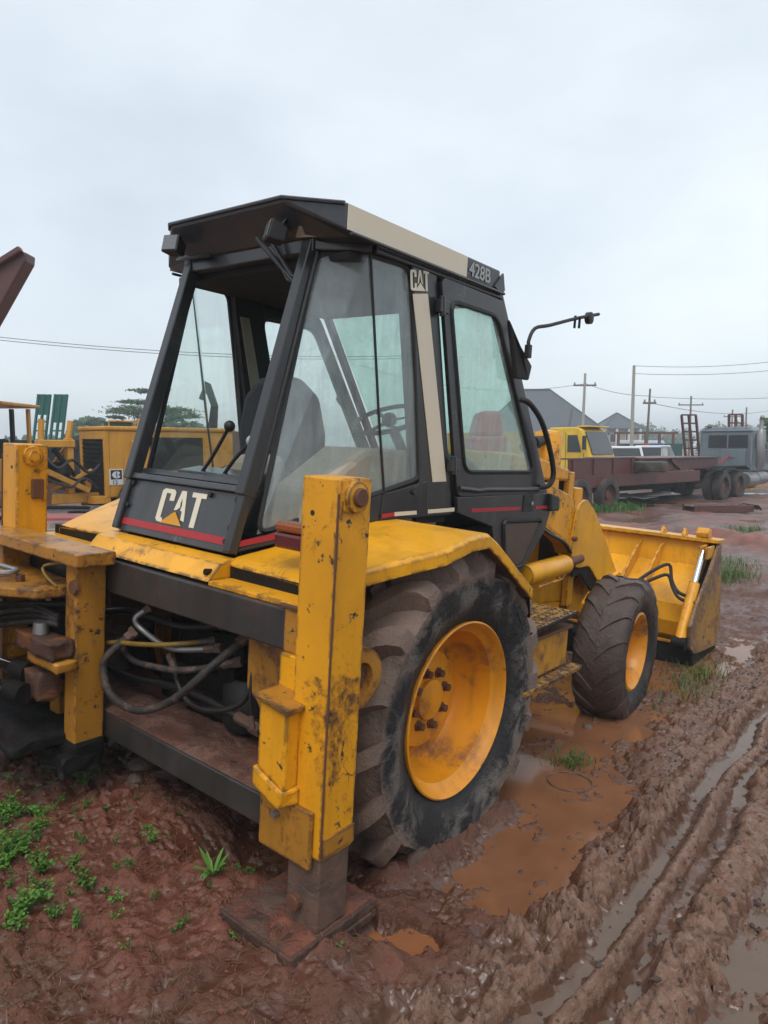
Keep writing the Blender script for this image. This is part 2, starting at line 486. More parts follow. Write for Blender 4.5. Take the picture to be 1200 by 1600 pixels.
# ------------------------------------------------------------------ numeric noise
def _hash(ix, iy, seed):
    h = (ix.astype(np.int64) * 374761393 + iy.astype(np.int64) * 668265263 + seed * 974711) & 0x7fffffff
    h = ((h ^ (h >> 13)) * 1274126177) & 0x7fffffff
    return ((h ^ (h >> 16)) & 0xffff) / 65535.0

def vnoise(x, y, seed=0):
    ix, iy = np.floor(x), np.floor(y)
    fx, fy = x - ix, y - iy
    fx = fx * fx * fx * (fx * (fx * 6 - 15) + 10); fy = fy * fy * fy * (fy * (fy * 6 - 15) + 10)
    a = _hash(ix, iy, seed); b = _hash(ix + 1, iy, seed); c = _hash(ix, iy + 1, seed); d = _hash(ix + 1, iy + 1, seed)
    return (a * (1 - fx) + b * fx) * (1 - fy) + (c * (1 - fx) + d * fx) * fy

def fbm(x, y, oct=4, seed=0, gain=0.5):
    s = 0; a = 1.0; tot = 0
    c, sn = math.cos(0.6), math.sin(0.6)
    for o in range(oct):
        s = s + a * vnoise(x, y, seed + o * 17); tot += a
        x, y = (x * c - y * sn) * 2.03 + 3.7, (x * sn + y * c) * 2.03 + 1.3
        a *= gain
    return s / tot

def worley(x, y, seed=0):
    ix, iy = np.floor(x), np.floor(y)
    f1 = np.full(x.shape, 9.0); val = np.zeros(x.shape)
    for dx in (-1, 0, 1):
        for dy in (-1, 0, 1):
            cx, cy = ix + dx, iy + dy
            px = cx + 0.1 + 0.8 * _hash(cx, cy, seed); py = cy + 0.1 + 0.8 * _hash(cx, cy, seed + 7)
            d = np.hypot(x - px, y - py)
            m = d < f1
            val = np.where(m, _hash(cx, cy, seed + 13), val); f1 = np.where(m, d, f1)
    return f1, val

def clods(x, y, freq, seed, part=0.6):
    wx = x * freq + 1.3 * (vnoise(x * freq * 1.7, y * freq * 1.7, seed + 1) - 0.5)
    wy = y * freq + 1.3 * (vnoise(x * freq * 1.7, y * freq * 1.7, seed + 2) - 0.5)
    f1, v = worley(wx, wy, seed)
    on = np.clip((v - (1 - part)) / part, 0, 1)
    f = np.clip(1 - f1 / (0.38 + 0.32 * on), 0, 1)
    return on * np.minimum(f * 1.9, 0.75 + 0.25 * f) * (0.72 + 0.56 * vnoise(x * freq * 3.1, y * freq * 3.1, seed + 5))

def S(e0, e1, x):
    t = np.clip((x - e0) / (e1 - e0), 0, 1)
    return t * t * (3 - 2 * t)

# ------------------------------------------------------------------ ground
WATER_MAIN, WATER_RUT, WATER_FAR = -0.010, -0.017, -0.118
def mud_edge(y):
    return np.interp(y, [-3, -0.9, -0.3, 0.15, 1.0, 1.9, 3.0, 4.2, 6, 9, 14], [1.33, 1.38, 1.53, 1.62, 1.53, 1.38, 1.41, 1.5, 1.7, 1.5, 1.0])

def height(x, y, full=False):
    wob = (vnoise(y * 0.7, y * 0 + 3.3, 5) - 0.5) * 0.16 + (vnoise(y * 2.6, y * 0 + 1.1, 9) - 0.5) * 0.05
    xw = x + wob
    edge = mud_edge(y) + (fbm(x * 3, y * 3, 3, 41) - 0.5) * 0.25
    near = 1 - S(7, 16, np.hypot(x - 1, y - 1))
    mudz = S(-0.06, 0.10, x - edge) * S(-3.4, -2.2, y)
    big = fbm(x * 0.55, y * 0.55, 3, 11) - 0.5
    mid = fbm(x * 2.2, y * 2.2, 4, 23) - 0.5
    cl = fbm(x * 7.5, y * 7.5, 4, 31, 0.55)
    fine = fbm(x * 21, y * 21, 3, 37, 0.55) - 0.5
    cr1 = 1 - np.abs(2 * vnoise(x * 13 + 2 * cl, y * 13, 131) - 1); cr2 = 1 - np.abs(2 * vnoise(x * 29, y * 29 + 2 * cl, 137) - 1)
    clp = fbm(x * 34, y * 34, 2, 141, 0.6)
    clump = np.maximum(0, clp - 0.52) * 2.2
    crumb = 0.65 * cr1 * cr1 + 0.35 * cr2 * cr2 - 0.35
    cld = 0.030 * clods(x, y, 11, 201, 0.45) + 0.020 * clods(x, y, 23, 211, 0.5) + 0.012 * clods(x, y, 40, 221, 0.6)
    # machine stands with its right side lower
    base = 0.050 - 0.030 * np.clip(x, -3, 1.25) - 0.008 * np.clip(y, -2, 6)
    mound = 0.105 * S(1.55, 1.12, x + 0.12 * mid) * S(-0.30, -0.72, y + 0.1 * mid) * S(-3.2, -1.2, x)
    left = base + mound + 0.05 * big * (1 - near * 0.5) + 0.05 * mid + 0.13 * np.maximum(0, cl - 0.50) + 0.016 * fine + 0.012 * crumb + 0.8 * cld * (0.25 + 0.75 * S(0.4, 0.6, fbm(x * 1.7, y * 1.7, 3, 167)))
    # basin of the brown puddle beside the wheels
    bas = S(0.15, 0.5, x) * S(edge + 0.05, edge - 0.10, x) * S(-0.62, -0.25, y + 0.5 * (1.3 - x) * (y < 0.3)) * S(4.4, 3.4, y)
    left = left * (1 - bas) + bas * (-0.030 + 0.075 * mid + 0.05 * np.maximum(0, cl - 0.52) + 0.008 * fine + 0.85 * cld)
    # orange pool below the stabiliser pad
    left = left + 0.105 * np.exp(-((x - 1.04) / 0.11) ** 2) * S(-0.65, -0.42, y) * S(0.62, 0.25, y) * (0.7 + 0.6 * vnoise(x * 9, y * 9, 97))
    dx, dy = x - 1.235, y + 0.72
    pool = np.exp(-((dx * 0.83 + dy * 0.56) / 0.19) ** 2 - ((dx * -0.56 + dy * 0.83) / 0.10) ** 2 + 1.8 * mid + 1.8 * fine + 0.1)
    pl = S(0.25, 0.75, pool)
    left = left * (1 - pl) + pl * (0.008 + 0.014 * fine)
    # churned mud with wheel ruts
    mud = 0.004 + 0.028 * mid + 0.02 * big
    for xr, wdt, dep, ph in ((1.73, 0.060, 0.045, 0.0), (1.88, 0.055, 0.040, 0.3), (2.17, 0.085, 0.040, 0.4), (2.40, 0.06, 0.045, 0.1), (2.72, 0.09, 0.030, 0.2), (3.2, 0.15, 0.04, 0.7), (3.9, 0.16, 0.04, 0.1)):
        d = np.abs(xw - xr)
        g = np.exp(-(d / wdt) ** 4)
        mud = mud - dep * g * (0.75 + 0.6 * vnoise(y * 0.9, y * 0 + xr * 7, 3))
        mud = mud + 0.040 * np.exp(-((d - wdt * 1.6) / 0.045) ** 2) * (-0.2 + 1.6 * vnoise(x * 4, y * 2.2, 51))
        tread = np.sin((y + ph) * 2 * math.pi / 0.105 + d * 26)
        mud = mud + near * 0.009 * g * np.clip(tread * 2.2, -1, 1) * S(0.45, 0.65, vnoise(x * 2, y * 1.3, 57))
    churn = 1 - 0.75 * np.exp(-((np.abs(xw - 1.79)) / 0.10) ** 4) - 0.7 * np.exp(-((np.abs(xw - 2.24)) / 0.11) ** 4)
    churn = np.clip(churn * (0.45 + 1.1 * S(0.35, 0.65, fbm(x * 2.6, y * 1.4, 3, 63))), 0.12, 1.4)
    ridge = 1 - np.abs(2 * fbm(x * 5.5, y * 4.2, 4, 61, 0.55) - 1)
    mud = mud + churn * (0.16 * np.maximum(0, cl - 0.47) + 0.035 * (ridge - 0.75)) + 0.020 * fine * churn - 0.015 * crumb * churn + churn * cld * 1.6 + 0.010 * churn * (vnoise(x * 52, y * 52, 301) - 0.5)
    h = left * (1 - mudz) + mud * mudz
    # the yard further off
    r = np.hypot(x - CAM.x, y - CAM.y)
    far = S(6.5, 10.0, y) * (x < 4) + S(-3.0, -4.5, x)
    far = np.clip(far, 0, 1)
    lump = fbm(x * 0.9, y * 0.9, 4, 71) - 0.5
    yard = -0.10 + 0.20 * lump * S(60, 12, r) + 0.16 * np.maximum(0, fbm(x * 3.1, y * 3.1, 3, 75) - 0.5) * S(40, 10, r)
    # slump of dug-up red soil beyond the bucket
    heap = np.exp(-((x + 1.5 + 0.55 * (y - 11)) / 4.0) ** 2 - ((y - 11.5) / 1.6) ** 2)
    yard = yard + heap * (0.14 + 0.42 * (fbm(x * 1.6, y * 1.6, 4, 81) - 0.35))
    h = h * (1 - far) + yard * far
    if full:
        return h, mudz * (1 - far), far, big, mid
    return h

def axis_lin(a, b, step, g0, g1, lo, hi):
    mid = list(np.arange(a, b + step, step))
    up, s = [], step
    v = mid[-1]
    while v < hi:
        s = min(s * (1 + g1), s + 40); v += s; up.append(v)
    dn, s = [], step
    v = mid[0]
    while v > lo:
        s = s * (1 + g0); v -= s; dn.append(v)
    return np.array(dn[::-1] + mid + up)

GX = axis_lin(-1.3, 2.75, 0.0100, 0.030, 0.10, -900, 900)
GY = axis_lin(-1.75, 4.0, 0.0100, 0.10, 0.026, -900, 1400)
gx, gy = np.meshgrid(GX, GY)
gh, gmud, gfar, gbig, gmid = height(gx, gy, True)
NX, NY = len(GX), len(GY)
def grid_mesh(name, X, Y, Z, mask=None):
    ny, nx = X.shape
    idx = np.arange(nx * ny).reshape(ny, nx)
    q = np.stack([idx[:-1, :-1], idx[:-1, 1:], idx[1:, 1:], idx[1:, :-1]], -1).reshape(-1, 4)
    vs = np.stack([X, Y, Z], -1).reshape(-1, 3)
    if mask is not None:
        q = q[mask.reshape(-1)]
        used = np.unique(q)
        remap = np.zeros(nx * ny, np.int64); remap[used] = np.arange(len(used))
        vs = vs[used]; q = remap[q]
    me = bpy.data.meshes.new(name)
    me.vertices.add(len(vs)); me.vertices.foreach_set('co', vs.astype(np.float32).ravel())
    me.loops.add(q.size); me.loops.foreach_set('vertex_index', q.astype(np.int32).ravel())
    me.polygons.add(len(q))
    me.polygons.foreach_set('loop_start', np.arange(0, q.size, 4, dtype=np.int32))
    me.polygons.foreach_set('loop_total', np.full(len(q), 4, np.int32))
    me.update(calc_edges=True)
    me.polygons.foreach_set('use_smooth', np.ones(len(q), bool))
    return me

def m_ground():
    t = NT('wet_red_earth')
    at = t.n.new('ShaderNodeAttribute'); at.attribute_name = 'soil'
    sp = t.n.new('ShaderNodeSeparateColor'); t.l.new(at.outputs['Color'], sp.inputs[0])
    mud, red, far = sp.outputs[0], sp.outputs[1], sp.outputs[2]
    v = t.coord()
    film = at.outputs['Alpha']
    n1 = t.noise(3.5, 7, 0.68, v, 0.3); n2 = t.noise(22, 6, 0.7, v); n3 = t.noise(0.5, 5, 0.6, v); n4 = t.noise(110, 4, 0.7, v)
    earth = t.mix(n1, (0.030, 0.013, 0.008, 1), (0.180, 0.062, 0.030, 1))
    earth = t.mix(red, earth, t.mix(n2, (0.21, 0.066, 0.036, 1), (0.12, 0.038, 0.021, 1)))
    grey = t.mix(n1, (0.205, 0.098, 0.058, 1), (0.075, 0.033, 0.019, 1))
    grey = t.mix(t.math('MULTIPLY', t.ramp(n2, 0.5, 0.75), 0.6), grey, (0.175, 0.112, 0.083, 1))
    grey = t.mix(t.math('MULTIPLY', t.math('SUBTRACT', 1.0, film), t.math('MULTIPLY', t.ramp(n2, 0.38, 0.65), 0.75)), grey, (0.275, 0.165, 0.115, 1))
    sat = t.n.new('ShaderNodeAttribute'); sat.attribute_name = 'silt'
    silt = sat.outputs['Fac']
    c = t.mix(mud, earth, grey)
    c = t.mix(t.math('MULTIPLY', silt, 0.8), c, t.mix(n2, (0.175, 0.080, 0.042, 1), (0.10, 0.045, 0.026, 1)))
    yard = t.mix(t.ramp(n3, 0.40, 0.60), (0.23, 0.070, 0.038, 1), (0.17, 0.110, 0.088, 1))
    yard = t.mix(t.ramp(t.noise(1.3, 7, 0.7, v, 0.4), 0.42, 0.66), yard, (0.070, 0.030, 0.024, 1))
    c = t.mix(far, c, yard)
    c = t.mix(t.math('MULTIPLY', t.ramp(n4, 0.55, 0.75), 0.5), c, (0.03, 0.018, 0.014, 1))
    wet = t.ramp(t.noise(5.0, 5, 0.6, v), 0.36, 0.62)
    ro = t.mix(wet, (0.12, 0.12, 0.12, 1), (0.36, 0.36, 0.36, 1))
    ro = t.mix(t.math('MULTIPLY', t.math('SUBTRACT', 1.0, mud), 0.6), ro, (0.66, 0.66, 0.66, 1))
    c = t.mix(t.math('MULTIPLY', film, 0.35), c, t.mix(mud, (0.030, 0.015, 0.010, 1), (0.055, 0.036, 0.029, 1)))
    ro = t.mix(t.math('MULTIPLY', film, t.math('ADD', 0.25, t.math('MULTIPLY', mud, 0.7))), ro, (0.07, 0.07, 0.07, 1))
    ro = t.mix(silt, ro, (0.16, 0.16, 0.16, 1))
    t.set(Base_Color=c, Roughness=ro, Specular_IOR_Level=0.5)
    hh = t.math('ADD', t.math('MULTIPLY', n2, 0.7), t.math('MULTIPLY', n4, 0.45))
    t.bump(t.math('MULTIPLY', hh, t.math('SUBTRACT', 1.1, film)), 0.9, 0.016)
    return t.m

def m_water(name, col, rough=0.06, wave=0.04, scale=9):
    t = NT(name)
    v = t.coord()
    c = t.mix(t.ramp(t.noise(4.0, 5, 0.6, v), 0.3, 0.7), col, tuple(x * 0.72 for x in col[:3]) + (1,))
    scum = t.ramp(t.noise(38, 5, 0.7, v, 0.5), 0.68, 0.72)
    c = t.mix(t.math('MULTIPLY', scum, 0.7), c, (0.28, 0.19, 0.14, 1))
    t.set(Base_Color=c, Roughness=t.math('ADD', t.math('MULTIPLY', t.noise(6, 3, 0.5, v), 0.12), rough), IOR=1.33)
    t.bump(t.math('ADD', t.noise(scale, 3, 0.5, v), t.math('MULTIPLY', t.noise(scale * 7, 2, 0.5, v), 0.2)), wave, 0.02)
    return t.m

ground_me = grid_mesh('ground', gx, gy, gh)
red = np.clip(0.95 * S(0.45, 0.57, fbm(gx * 1.6, gy * 1.6, 4, 91)) * (1 - gmud) * (gy < -0.8) + 0.35 * (gx > 0.7) * (gy < -0.8) * S(0.42, 0.6, fbm(gx * 2, gy * 2, 3, 95)), 0, 1)
ca = ground_me.color_attributes.new('soil', 'FLOAT_COLOR', 'POINT')
cd = np.ones((gx.size, 4), np.float32)
def box_blur(A, k):
    P = np.pad(A, k, mode='edge'); C = P.cumsum(0).cumsum(1); C = np.pad(C, ((1, 0), (1, 0)))
    n = 2 * k + 1
    return (C[n:, n:] - C[:-n, n:] - C[n:, :-n] + C[:-n, :-n]) / n ** 2
low = box_blur(gh, 9) - gh
film = S(-0.006, 0.008, low + 0.02 * (fbm(gx * 4, gy * 4, 3, 151) - 0.5))
cd[:, 3] = film.ravel()
silt = S(0.050, 0.004, gh - WATER_MAIN) * (gx > -0.2) * S(1.85, 1.5, gx) * S(-0.75, -0.3, gy) * S(5.0, 4.2, gy)
silt = np.maximum(silt, S(0.030, 0.002, gh - 0.018) * (np.hypot(gx - 1.235, gy + 0.72) < 0.26))
sa = ground_me.attributes.new('silt', 'FLOAT', 'POINT')
ground_me.attributes['silt'].data.foreach_set('value', silt.astype(np.float32).ravel())
cd[:, 0] = gmud.ravel(); cd[:, 1] = red.ravel(); cd[:, 2] = gfar.ravel()
ground_me.color_attributes['soil'].data.foreach_set('color', cd.ravel())
ground = put('ground', ground_me, m_ground())
tag(ground, kind='structure')

M['water_brown'] = m_water('muddy_brown_water', (0.215, 0.094, 0.046, 1), 0.025, 0.025)
M['water_orange'] = m_water('orange_mud_water', (0.29, 0.115, 0.048, 1), 0.05, 0.03)
M['water_grey'] = m_water('pale_rut_water', (0.16, 0.11, 0.08, 1), 0.05, 0.04)
M['water_far'] = m_water('yard_puddle_water', (0.20, 0.11, 0.08, 1), 0.05, 0.03)
def puddle(name, x0, x1, y0, y1, level, mat, cond=None):
    ix = np.where((GX >= x0) & (GX <= x1))[0]; iy = np.where((GY >= y0) & (GY <= y1))[0]
    X = gx[np.ix_(iy, ix)]; Y = gy[np.ix_(iy, ix)]; Hh = gh[np.ix_(iy, ix)]
    low = Hh < level
    if cond is not None:
        low = low & cond(X, Y)
    cell = low[:-1, :-1] | low[:-1, 1:] | low[1:, 1:] | low[1:, :-1]
    if not cell.any():
        return None
    me = grid_mesh(name, X, Y, np.full_like(X, level), cell)
    return tag(put(name, me, mat), kind='structure')
puddle('puddle_water', 0.1, 1.75, -0.6, 4.6, WATER_MAIN, 'water_brown', lambda X, Y: X < mud_edge(Y) + 0.1)
puddle('puddle_water', 0.90, 1.55, -1.1, -0.40, 0.018, 'water_orange', lambda X, Y: np.hypot(X - 1.235, Y + 0.72) < 0.20)
puddle('puddle_water', 1.40, 2.75, -2.0, 6.5, WATER_RUT, 'water_grey', lambda X, Y: (X > mud_edge(Y) + 0.1) & (X < 2.62))
puddle('puddle_water', -30, 3.5, 4.6, 40, WATER_FAR, 'water_far')
puddle('puddle_water', -40, -2.0, -8, 4.6, WATER_FAR, 'water_far')
def gz(x, y):
    return float(height(np.array([float(x)]), np.array([float(y)]))[0])

# ------------------------------------------------------------------ lettering helpers
LET_C = [[(.07, 0), (.35, 0), (.42, .07), (.42, .36), (.28, .36), (.28, .13), (.14, .13), (.14, .87), (.28, .87), (.28, .66), (.42, .66), (.42, .93), (.35, 1), (.07, 1), (0, .93), (0, .07)]]
LET_A = [[(0, 0), (.13, 0), (.23, .80), (.23, 1), (.16, 1)], [(.33, 0), (.46, 0), (.30, 1), (.23, 1), (.23, .80)], [(.165, .28), (.295, .28), (.275, .40), (.185, .40)]]
LET_T = [[(.135, 0), (.275, 0), (.275, .86), (.41, .86), (.41, 1), (0, 1), (0, .86), (.135, .86)]]
def letter(polys, org, u, v, w, h, dx, th=0.002, cut=None):
    org, u, v = Vector(org), Vector(u).normalized(), Vector(v).normalized()
    n = u.cross(v)
    mb = MB()
    for p in polys:
        pts = [org + u * ((dx + a) * w) + v * (b * h) for a, b in p]
        m = len(pts)
        mb.add([q for q in pts] + [q + n * th for q in pts], [tuple(range(m))[::-1], tuple(range(m, 2 * m))] + [(i, (i + 1) % m, m + (i + 1) % m, m + i) for i in range(m)])
    return mb
def text_mesh(name, body, org, u, v, height, xscale=0.75, bold=0.02, th=0.002):
    cu = bpy.data.curves.new(name, 'FONT')
    cu.body = body
    cu.size = height * 1.42
    cu.offset = bold * height
    cu.extrude = th / 2
    tmp = bpy.data.objects.new(name, cu)
    me = bpy.data.meshes.new_from_object(tmp)
    bpy.data.objects.remove(tmp); bpy.data.curves.remove(cu)
    u, v = Vector(u).normalized(), Vector(v).normalized()
    n = u.cross(v)
    R = Matrix((u, v, n)).transposed().to_4x4()
    R.translation = Vector(org) + n * th / 2
    me.transform(R @ Matrix.Diagonal((xscale, 1, 1, 1)))
    return me

# ================================================================== THE BACKHOE LOADER
root = thing('backhoe_loader', 'worn yellow backhoe loader with black cab parked in red mud, front bucket lowered', 'backhoe loader')
TM = Matrix(((0.99876, 0.00486, 0.04948), (-0.00637, 0.99952, 0.03035), (-0.04931, -0.03063, 0.99831)))
root.rotation_mode = 'XYZ'
root.rotation_euler = TM.to_euler('XYZ')
B = root

# ---- chassis and running gear
mb = MB().box(-0.34, 0.34, -0.52, 1.5, 0.60, 1.02)
put('chassis', mb, 'dark', B, 0.01)
fr = put('main_frame', MB().prism([(1.25, 0.80), (1.85, 0.755), (2.16, 0.72), (2.36, 0.80), (2.36, 1.0), (1.30, 1.0)], 'x', 0.36, 0.50), 'yellow_worn', B, 0.008)
put('main_frame', MB().prism([(1.25, 0.80), (1.85, 0.755), (2.16, 0.72), (2.36, 0.80), (2.36, 1.0), (1.30, 1.0)], 'x', -0.50, -0.36), 'yellow_worn', B, 0.008)
put('frame_post', MB().box(0.505, 0.55, 2.10, 2.20, 0.70, 0.99), 'yellow_worn', fr, 0.006)
put('frame_bracket', MB().prism([(2.22, 0.62), (2.34, 0.58), (2.62, 0.74), (2.60, 0.98), (2.28, 1.0)], 'x', 0.44, 0.50), 'yellow_worn', fr, 0.006)
put('bracket_bolt', MB().cyl((0.50, 2.30, 0.90), (0.525, 2.30, 0.90), 0.018, 8), 'rust', fr)
put('bracket_bolt', MB().cyl((0.50, 2.42, 0.92), (0.525, 2.42, 0.92), 0.018, 8), 'rust', fr)
put('axle', MB().cyl((-0.80, 0, 0.656), (0.80, 0, 0.656), 0.13, 16).ball((0, 0, 0.66), 0.27, 14, (1, 1, 1)), 'dark', B, 0, True)
put('axle', MB().bar((-0.78, 2.1, 0.497), (0.78, 2.1, 0.497), 0.16, 0.16).ball((0.1, 2.1, 0.50), 0.17, 12), 'dark', B, 0.01)
put('transmission', MB().box(-0.27, 0.27, -0.62, 0.9, 0.45, 0.72).ball((0.0, -0.45, 0.78), 0.26, 12, (1.1, 0.7, 0.9)), 'dark', B, 0.02)
# engine hood with its side openings
hood = put('engine_hood', MB().prism([(1.45, 1.60), (2.30, 1.57), (2.32, 1.66), (1.8, 1.745), (1.45, 1.76)], 'x', -0.40, 0.40), 'yellow_worn', B, 0.02)
put('radiator_post', MB().box(0.36, 0.405, 2.30, 2.40, 1.02, 1.64), 'yellow_worn', hood, 0.008)
put('hood_side', MB().box(0.34, 0.385, 1.5, 1.95, 1.0, 1.58), 'yellow_dirty', hood, 0.005)
put('radiator', MB().box(-0.36, 0.355, 1.5, 2.34, 1.0, 1.585), 'dark', hood)
put('nose_box', MB().box(0.30, 0.40, 2.44, 2.58, 1.1, 1.52).box(-0.40, 0.29, 2.42, 2.56, 1.1, 1.5), 'yellow_worn', hood, 0.008)
ex = put('air_cleaner', MB().lathe([(0.0, 0.0), (0.098, 0.0), (0.098, 0.40), (0.085, 0.42), (0.0, 0.435)], (0.30, 2.13, 1.50), (0.0, 0.0, 1), 24), 'yellow_worn', B, 0, True)
put('intake_pipe', MB().tube(smooth_path([(0.33, 1.72, 1.80), (0.32, 1.84, 1.83), (0.30, 2.05, 1.855)], 4), 0.036, 10).tube([(0.32, 1.86, 1.833), (0.315, 1.93, 1.84)], 0.046, 10), 'rubber', ex, 0, True)

# ---- wheels
def tyre_mesh(R, W, rim_r, nl, lug_h, crown=0.03, sub=1):
    mb = MB()
    hw = W / 2
    prof = [(rim_r, -hw * 0.70), (rim_r + 0.02, -hw * 0.80), (rim_r + (R - rim_r) * 0.35, -hw * 0.98), (rim_r + (R - rim_r) * 0.65, -hw), (R - lug_h - 0.035, -hw * 0.93),
            (R - lug_h - 0.008, -hw * 0.78), (R - lug_h + 0.004, -hw * 0.4), (R - lug_h + crown * 0.3, 0), (R - lug_h + 0.004, hw * 0.4), (R - lug_h - 0.008, hw * 0.78),
            (R - lug_h - 0.035, hw * 0.93), (rim_r + (R - rim_r) * 0.65, hw), (rim_r + (R - rim_r) * 0.35, hw * 0.98), (rim_r + 0.02, hw * 0.80), (rim_r, hw * 0.70), (rim_r - 0.01, hw * 0.5), (rim_r - 0.01, -hw * 0.5)]
    mb.lathe(prof, (0, 0, 0), (1, 0, 0), 72 if sub == 1 else 140, close=True)
    ax = Vector((1, 0, 0)); u = Vector((0, 1, 0)); w = Vector((0, 0, 1))
    def P(ang, r, x):
        return Vector((x, r * math.cos(ang), r * math.sin(ang)))
    for side in (-1, 1):
        for k in range(nl):
            a0 = 2 * math.pi * (k + (0.5 if side > 0 else 0)) / nl
            da = 2 * math.pi / nl
            pts_b, pts_t = [], []
            segs = [(0.04, 0.0), (0.45, 0.42), (0.86, 0.72), (1.0, 0.80)]
            wd = da * (0.17 if sub == 1 else 0.22)
            if sub > 1:
                segs = [(s0 + (s1 - s0) * q / sub, a0_ + (a1_ - a0_) * q / sub) for (s0, a0_), (s1, a1_) in zip(segs[:-1], segs[1:]) for q in range(sub)] + [segs[-1]]
            jj = random.uniform(-0.03, 0.03)
            rows = []
            for s_, ang in segs:
                x = side * hw * s_
                drop = 0.0 if s_ < 0.75 else 0.060 * ((s_ - 0.75) / 0.25) ** 1.6
                a = a0 - da * (ang + jj)
                rt = R - drop - random.uniform(0, 0.006)
                rb = R - lug_h - 0.03 - drop
                rows.append([P(a - wd, rb, x), P(a - wd * 0.75, rt, x), P(a + wd * 0.75, rt, x), P(a + wd, rb, x)])
            vs = [q for r_ in rows for q in r_]
            fs = []
            for i in range(len(rows) - 1):
                for j in range(3):
                    fs.append((i * 4 + j, i * 4 + j + 1, (i + 1) * 4 + j + 1, (i + 1) * 4 + j))
            fs += [(0, 1, 2, 3), tuple((len(rows) - 1) * 4 + j for j in (3, 2, 1, 0))]
            mb.add(vs, fs)
    return mb
def roughen(me, amp, sc, seed=3):
    from mathutils import noise as mn
    for v in me.vertices:
        d = mn.noise(v.co * sc + Vector((seed, 0, 0))) + 0.5 * mn.noise(v.co * sc * 2.3)
        rv = Vector((0, v.co.y, v.co.z)).normalized()
        v.co += rv * d * amp + Vector((1 if v.co.x > 0 else -1, 0, 0)) * mn.noise(v.co * sc * 1.7) * amp * 0.6

RR, RW, RIM = 0.706, 0.43, 0.372
rear_tyre = tyre_mesh(RR, RW, RIM, 18, 0.080, sub=3).data('tyre', True)
roughen(rear_tyre, 0.011, 10)
rear_rim = MB().lathe([(RIM + 0.012, 0.165), (RIM + 0.014, 0.180), (RIM + 0.007, 0.184), (RIM - 0.001, 0.178), (RIM - 0.008, 0.150), (RIM - 0.040, 0.125), (RIM - 0.050, -0.02), (RIM - 0.065, -0.05), (0.255, -0.055), (0.235, -0.045),
                       (0.215, -0.010), (0.150, 0.002), (0.0, 0.002)], (0, 0, 0), (1, 0, 0), 64).lathe([(RIM + 0.012, 0.165), (RIM - 0.02, 0.10), (RIM - 0.03, -0.15), (RIM + 0.01, -0.17)], (0, 0, 0), (1, 0, 0), 48).data('wheel', True)
hub_me = MB().lathe([(0.092, 0.0), (0.090, 0.020), (0.07, 0.026), (0.0, 0.028)], (0.002, 0, 0), (1, 0, 0), 24).data('hub_cap', True)
nut_me = MB().lathe([(0.026, 0.0), (0.026, 0.008), (0.018, 0.010), (0.018, 0.034), (0.0, 0.036)], (0, 0, 0), (1, 0, 0), 6).data('wheel_nut', False)
FR, FW, FRIM = 0.485, 0.325, 0.252
front_tyre = tyre_mesh(FR, FW, FRIM, 17, 0.020, sub=2).data('tyre', True)
roughen(front_tyre, 0.006, 8, 9)
front_rim = MB().lathe([(FRIM + 0.008, 0.118), (FRIM + 0.012, 0.130), (FRIM - 0.004, 0.136), (FRIM - 0.014, 0.122), (FRIM - 0.036, 0.09), (FRIM - 0.04, -0.01), (0.17, -0.02), (0.10, -0.005), (0.085, 0.03), (0.0, 0.035)], (0, 0, 0), (1, 0, 0), 48).lathe(
    [(FRIM + 0.008, 0.118), (FRIM - 0.02, 0.06), (FRIM - 0.03, -0.12), (FRIM + 0.008, -0.13)], (0, 0, 0), (1, 0, 0), 40).data('wheel', True)
def wheel(x, y, z, steer, front, side):
    rot = (random.uniform(0, 6), 0, steer + (0 if side > 0 else math.pi))
    w_ = put('wheel', (front_rim if front else rear_rim), 'rim', B, 0, True, (x, y, z))
    w_.rotation_mode = 'XYZ'
    w_.rotation_euler = (0, 0, rot[2])
    t_ = put('tyre', front_tyre if front else rear_tyre, 'tyre_wet' if front else 'tyre_mud', w_)
    t_.rotation_euler = (0.25 if front else 0.1, 0, 0)
    if not front:
        put('hub_cap', hub_me, 'rim', w_)
    n = 8 if not front else 6
    for k in range(n):
        a = 2 * math.pi * (k + 0.3) / n
        rr = 0.125 if not front else 0.105
        o = put('wheel_nut', nut_me, 'rust' if k % 3 else 'yellow_dirty', w_, 0, False, ((0.0 if not front else -0.004), rr * math.cos(a), rr * math.sin(a)))
wheel(0.860, 0.0, 0.656, 0.0, False, 1)
wheel(-0.860, 0.0, 0.656, 0.0, False, -1)
wheel(0.935, 2.1, 0.497, 0.075, True, 1)
wheel(-0.935, 2.1, 0.497, 0.075, True, -1)

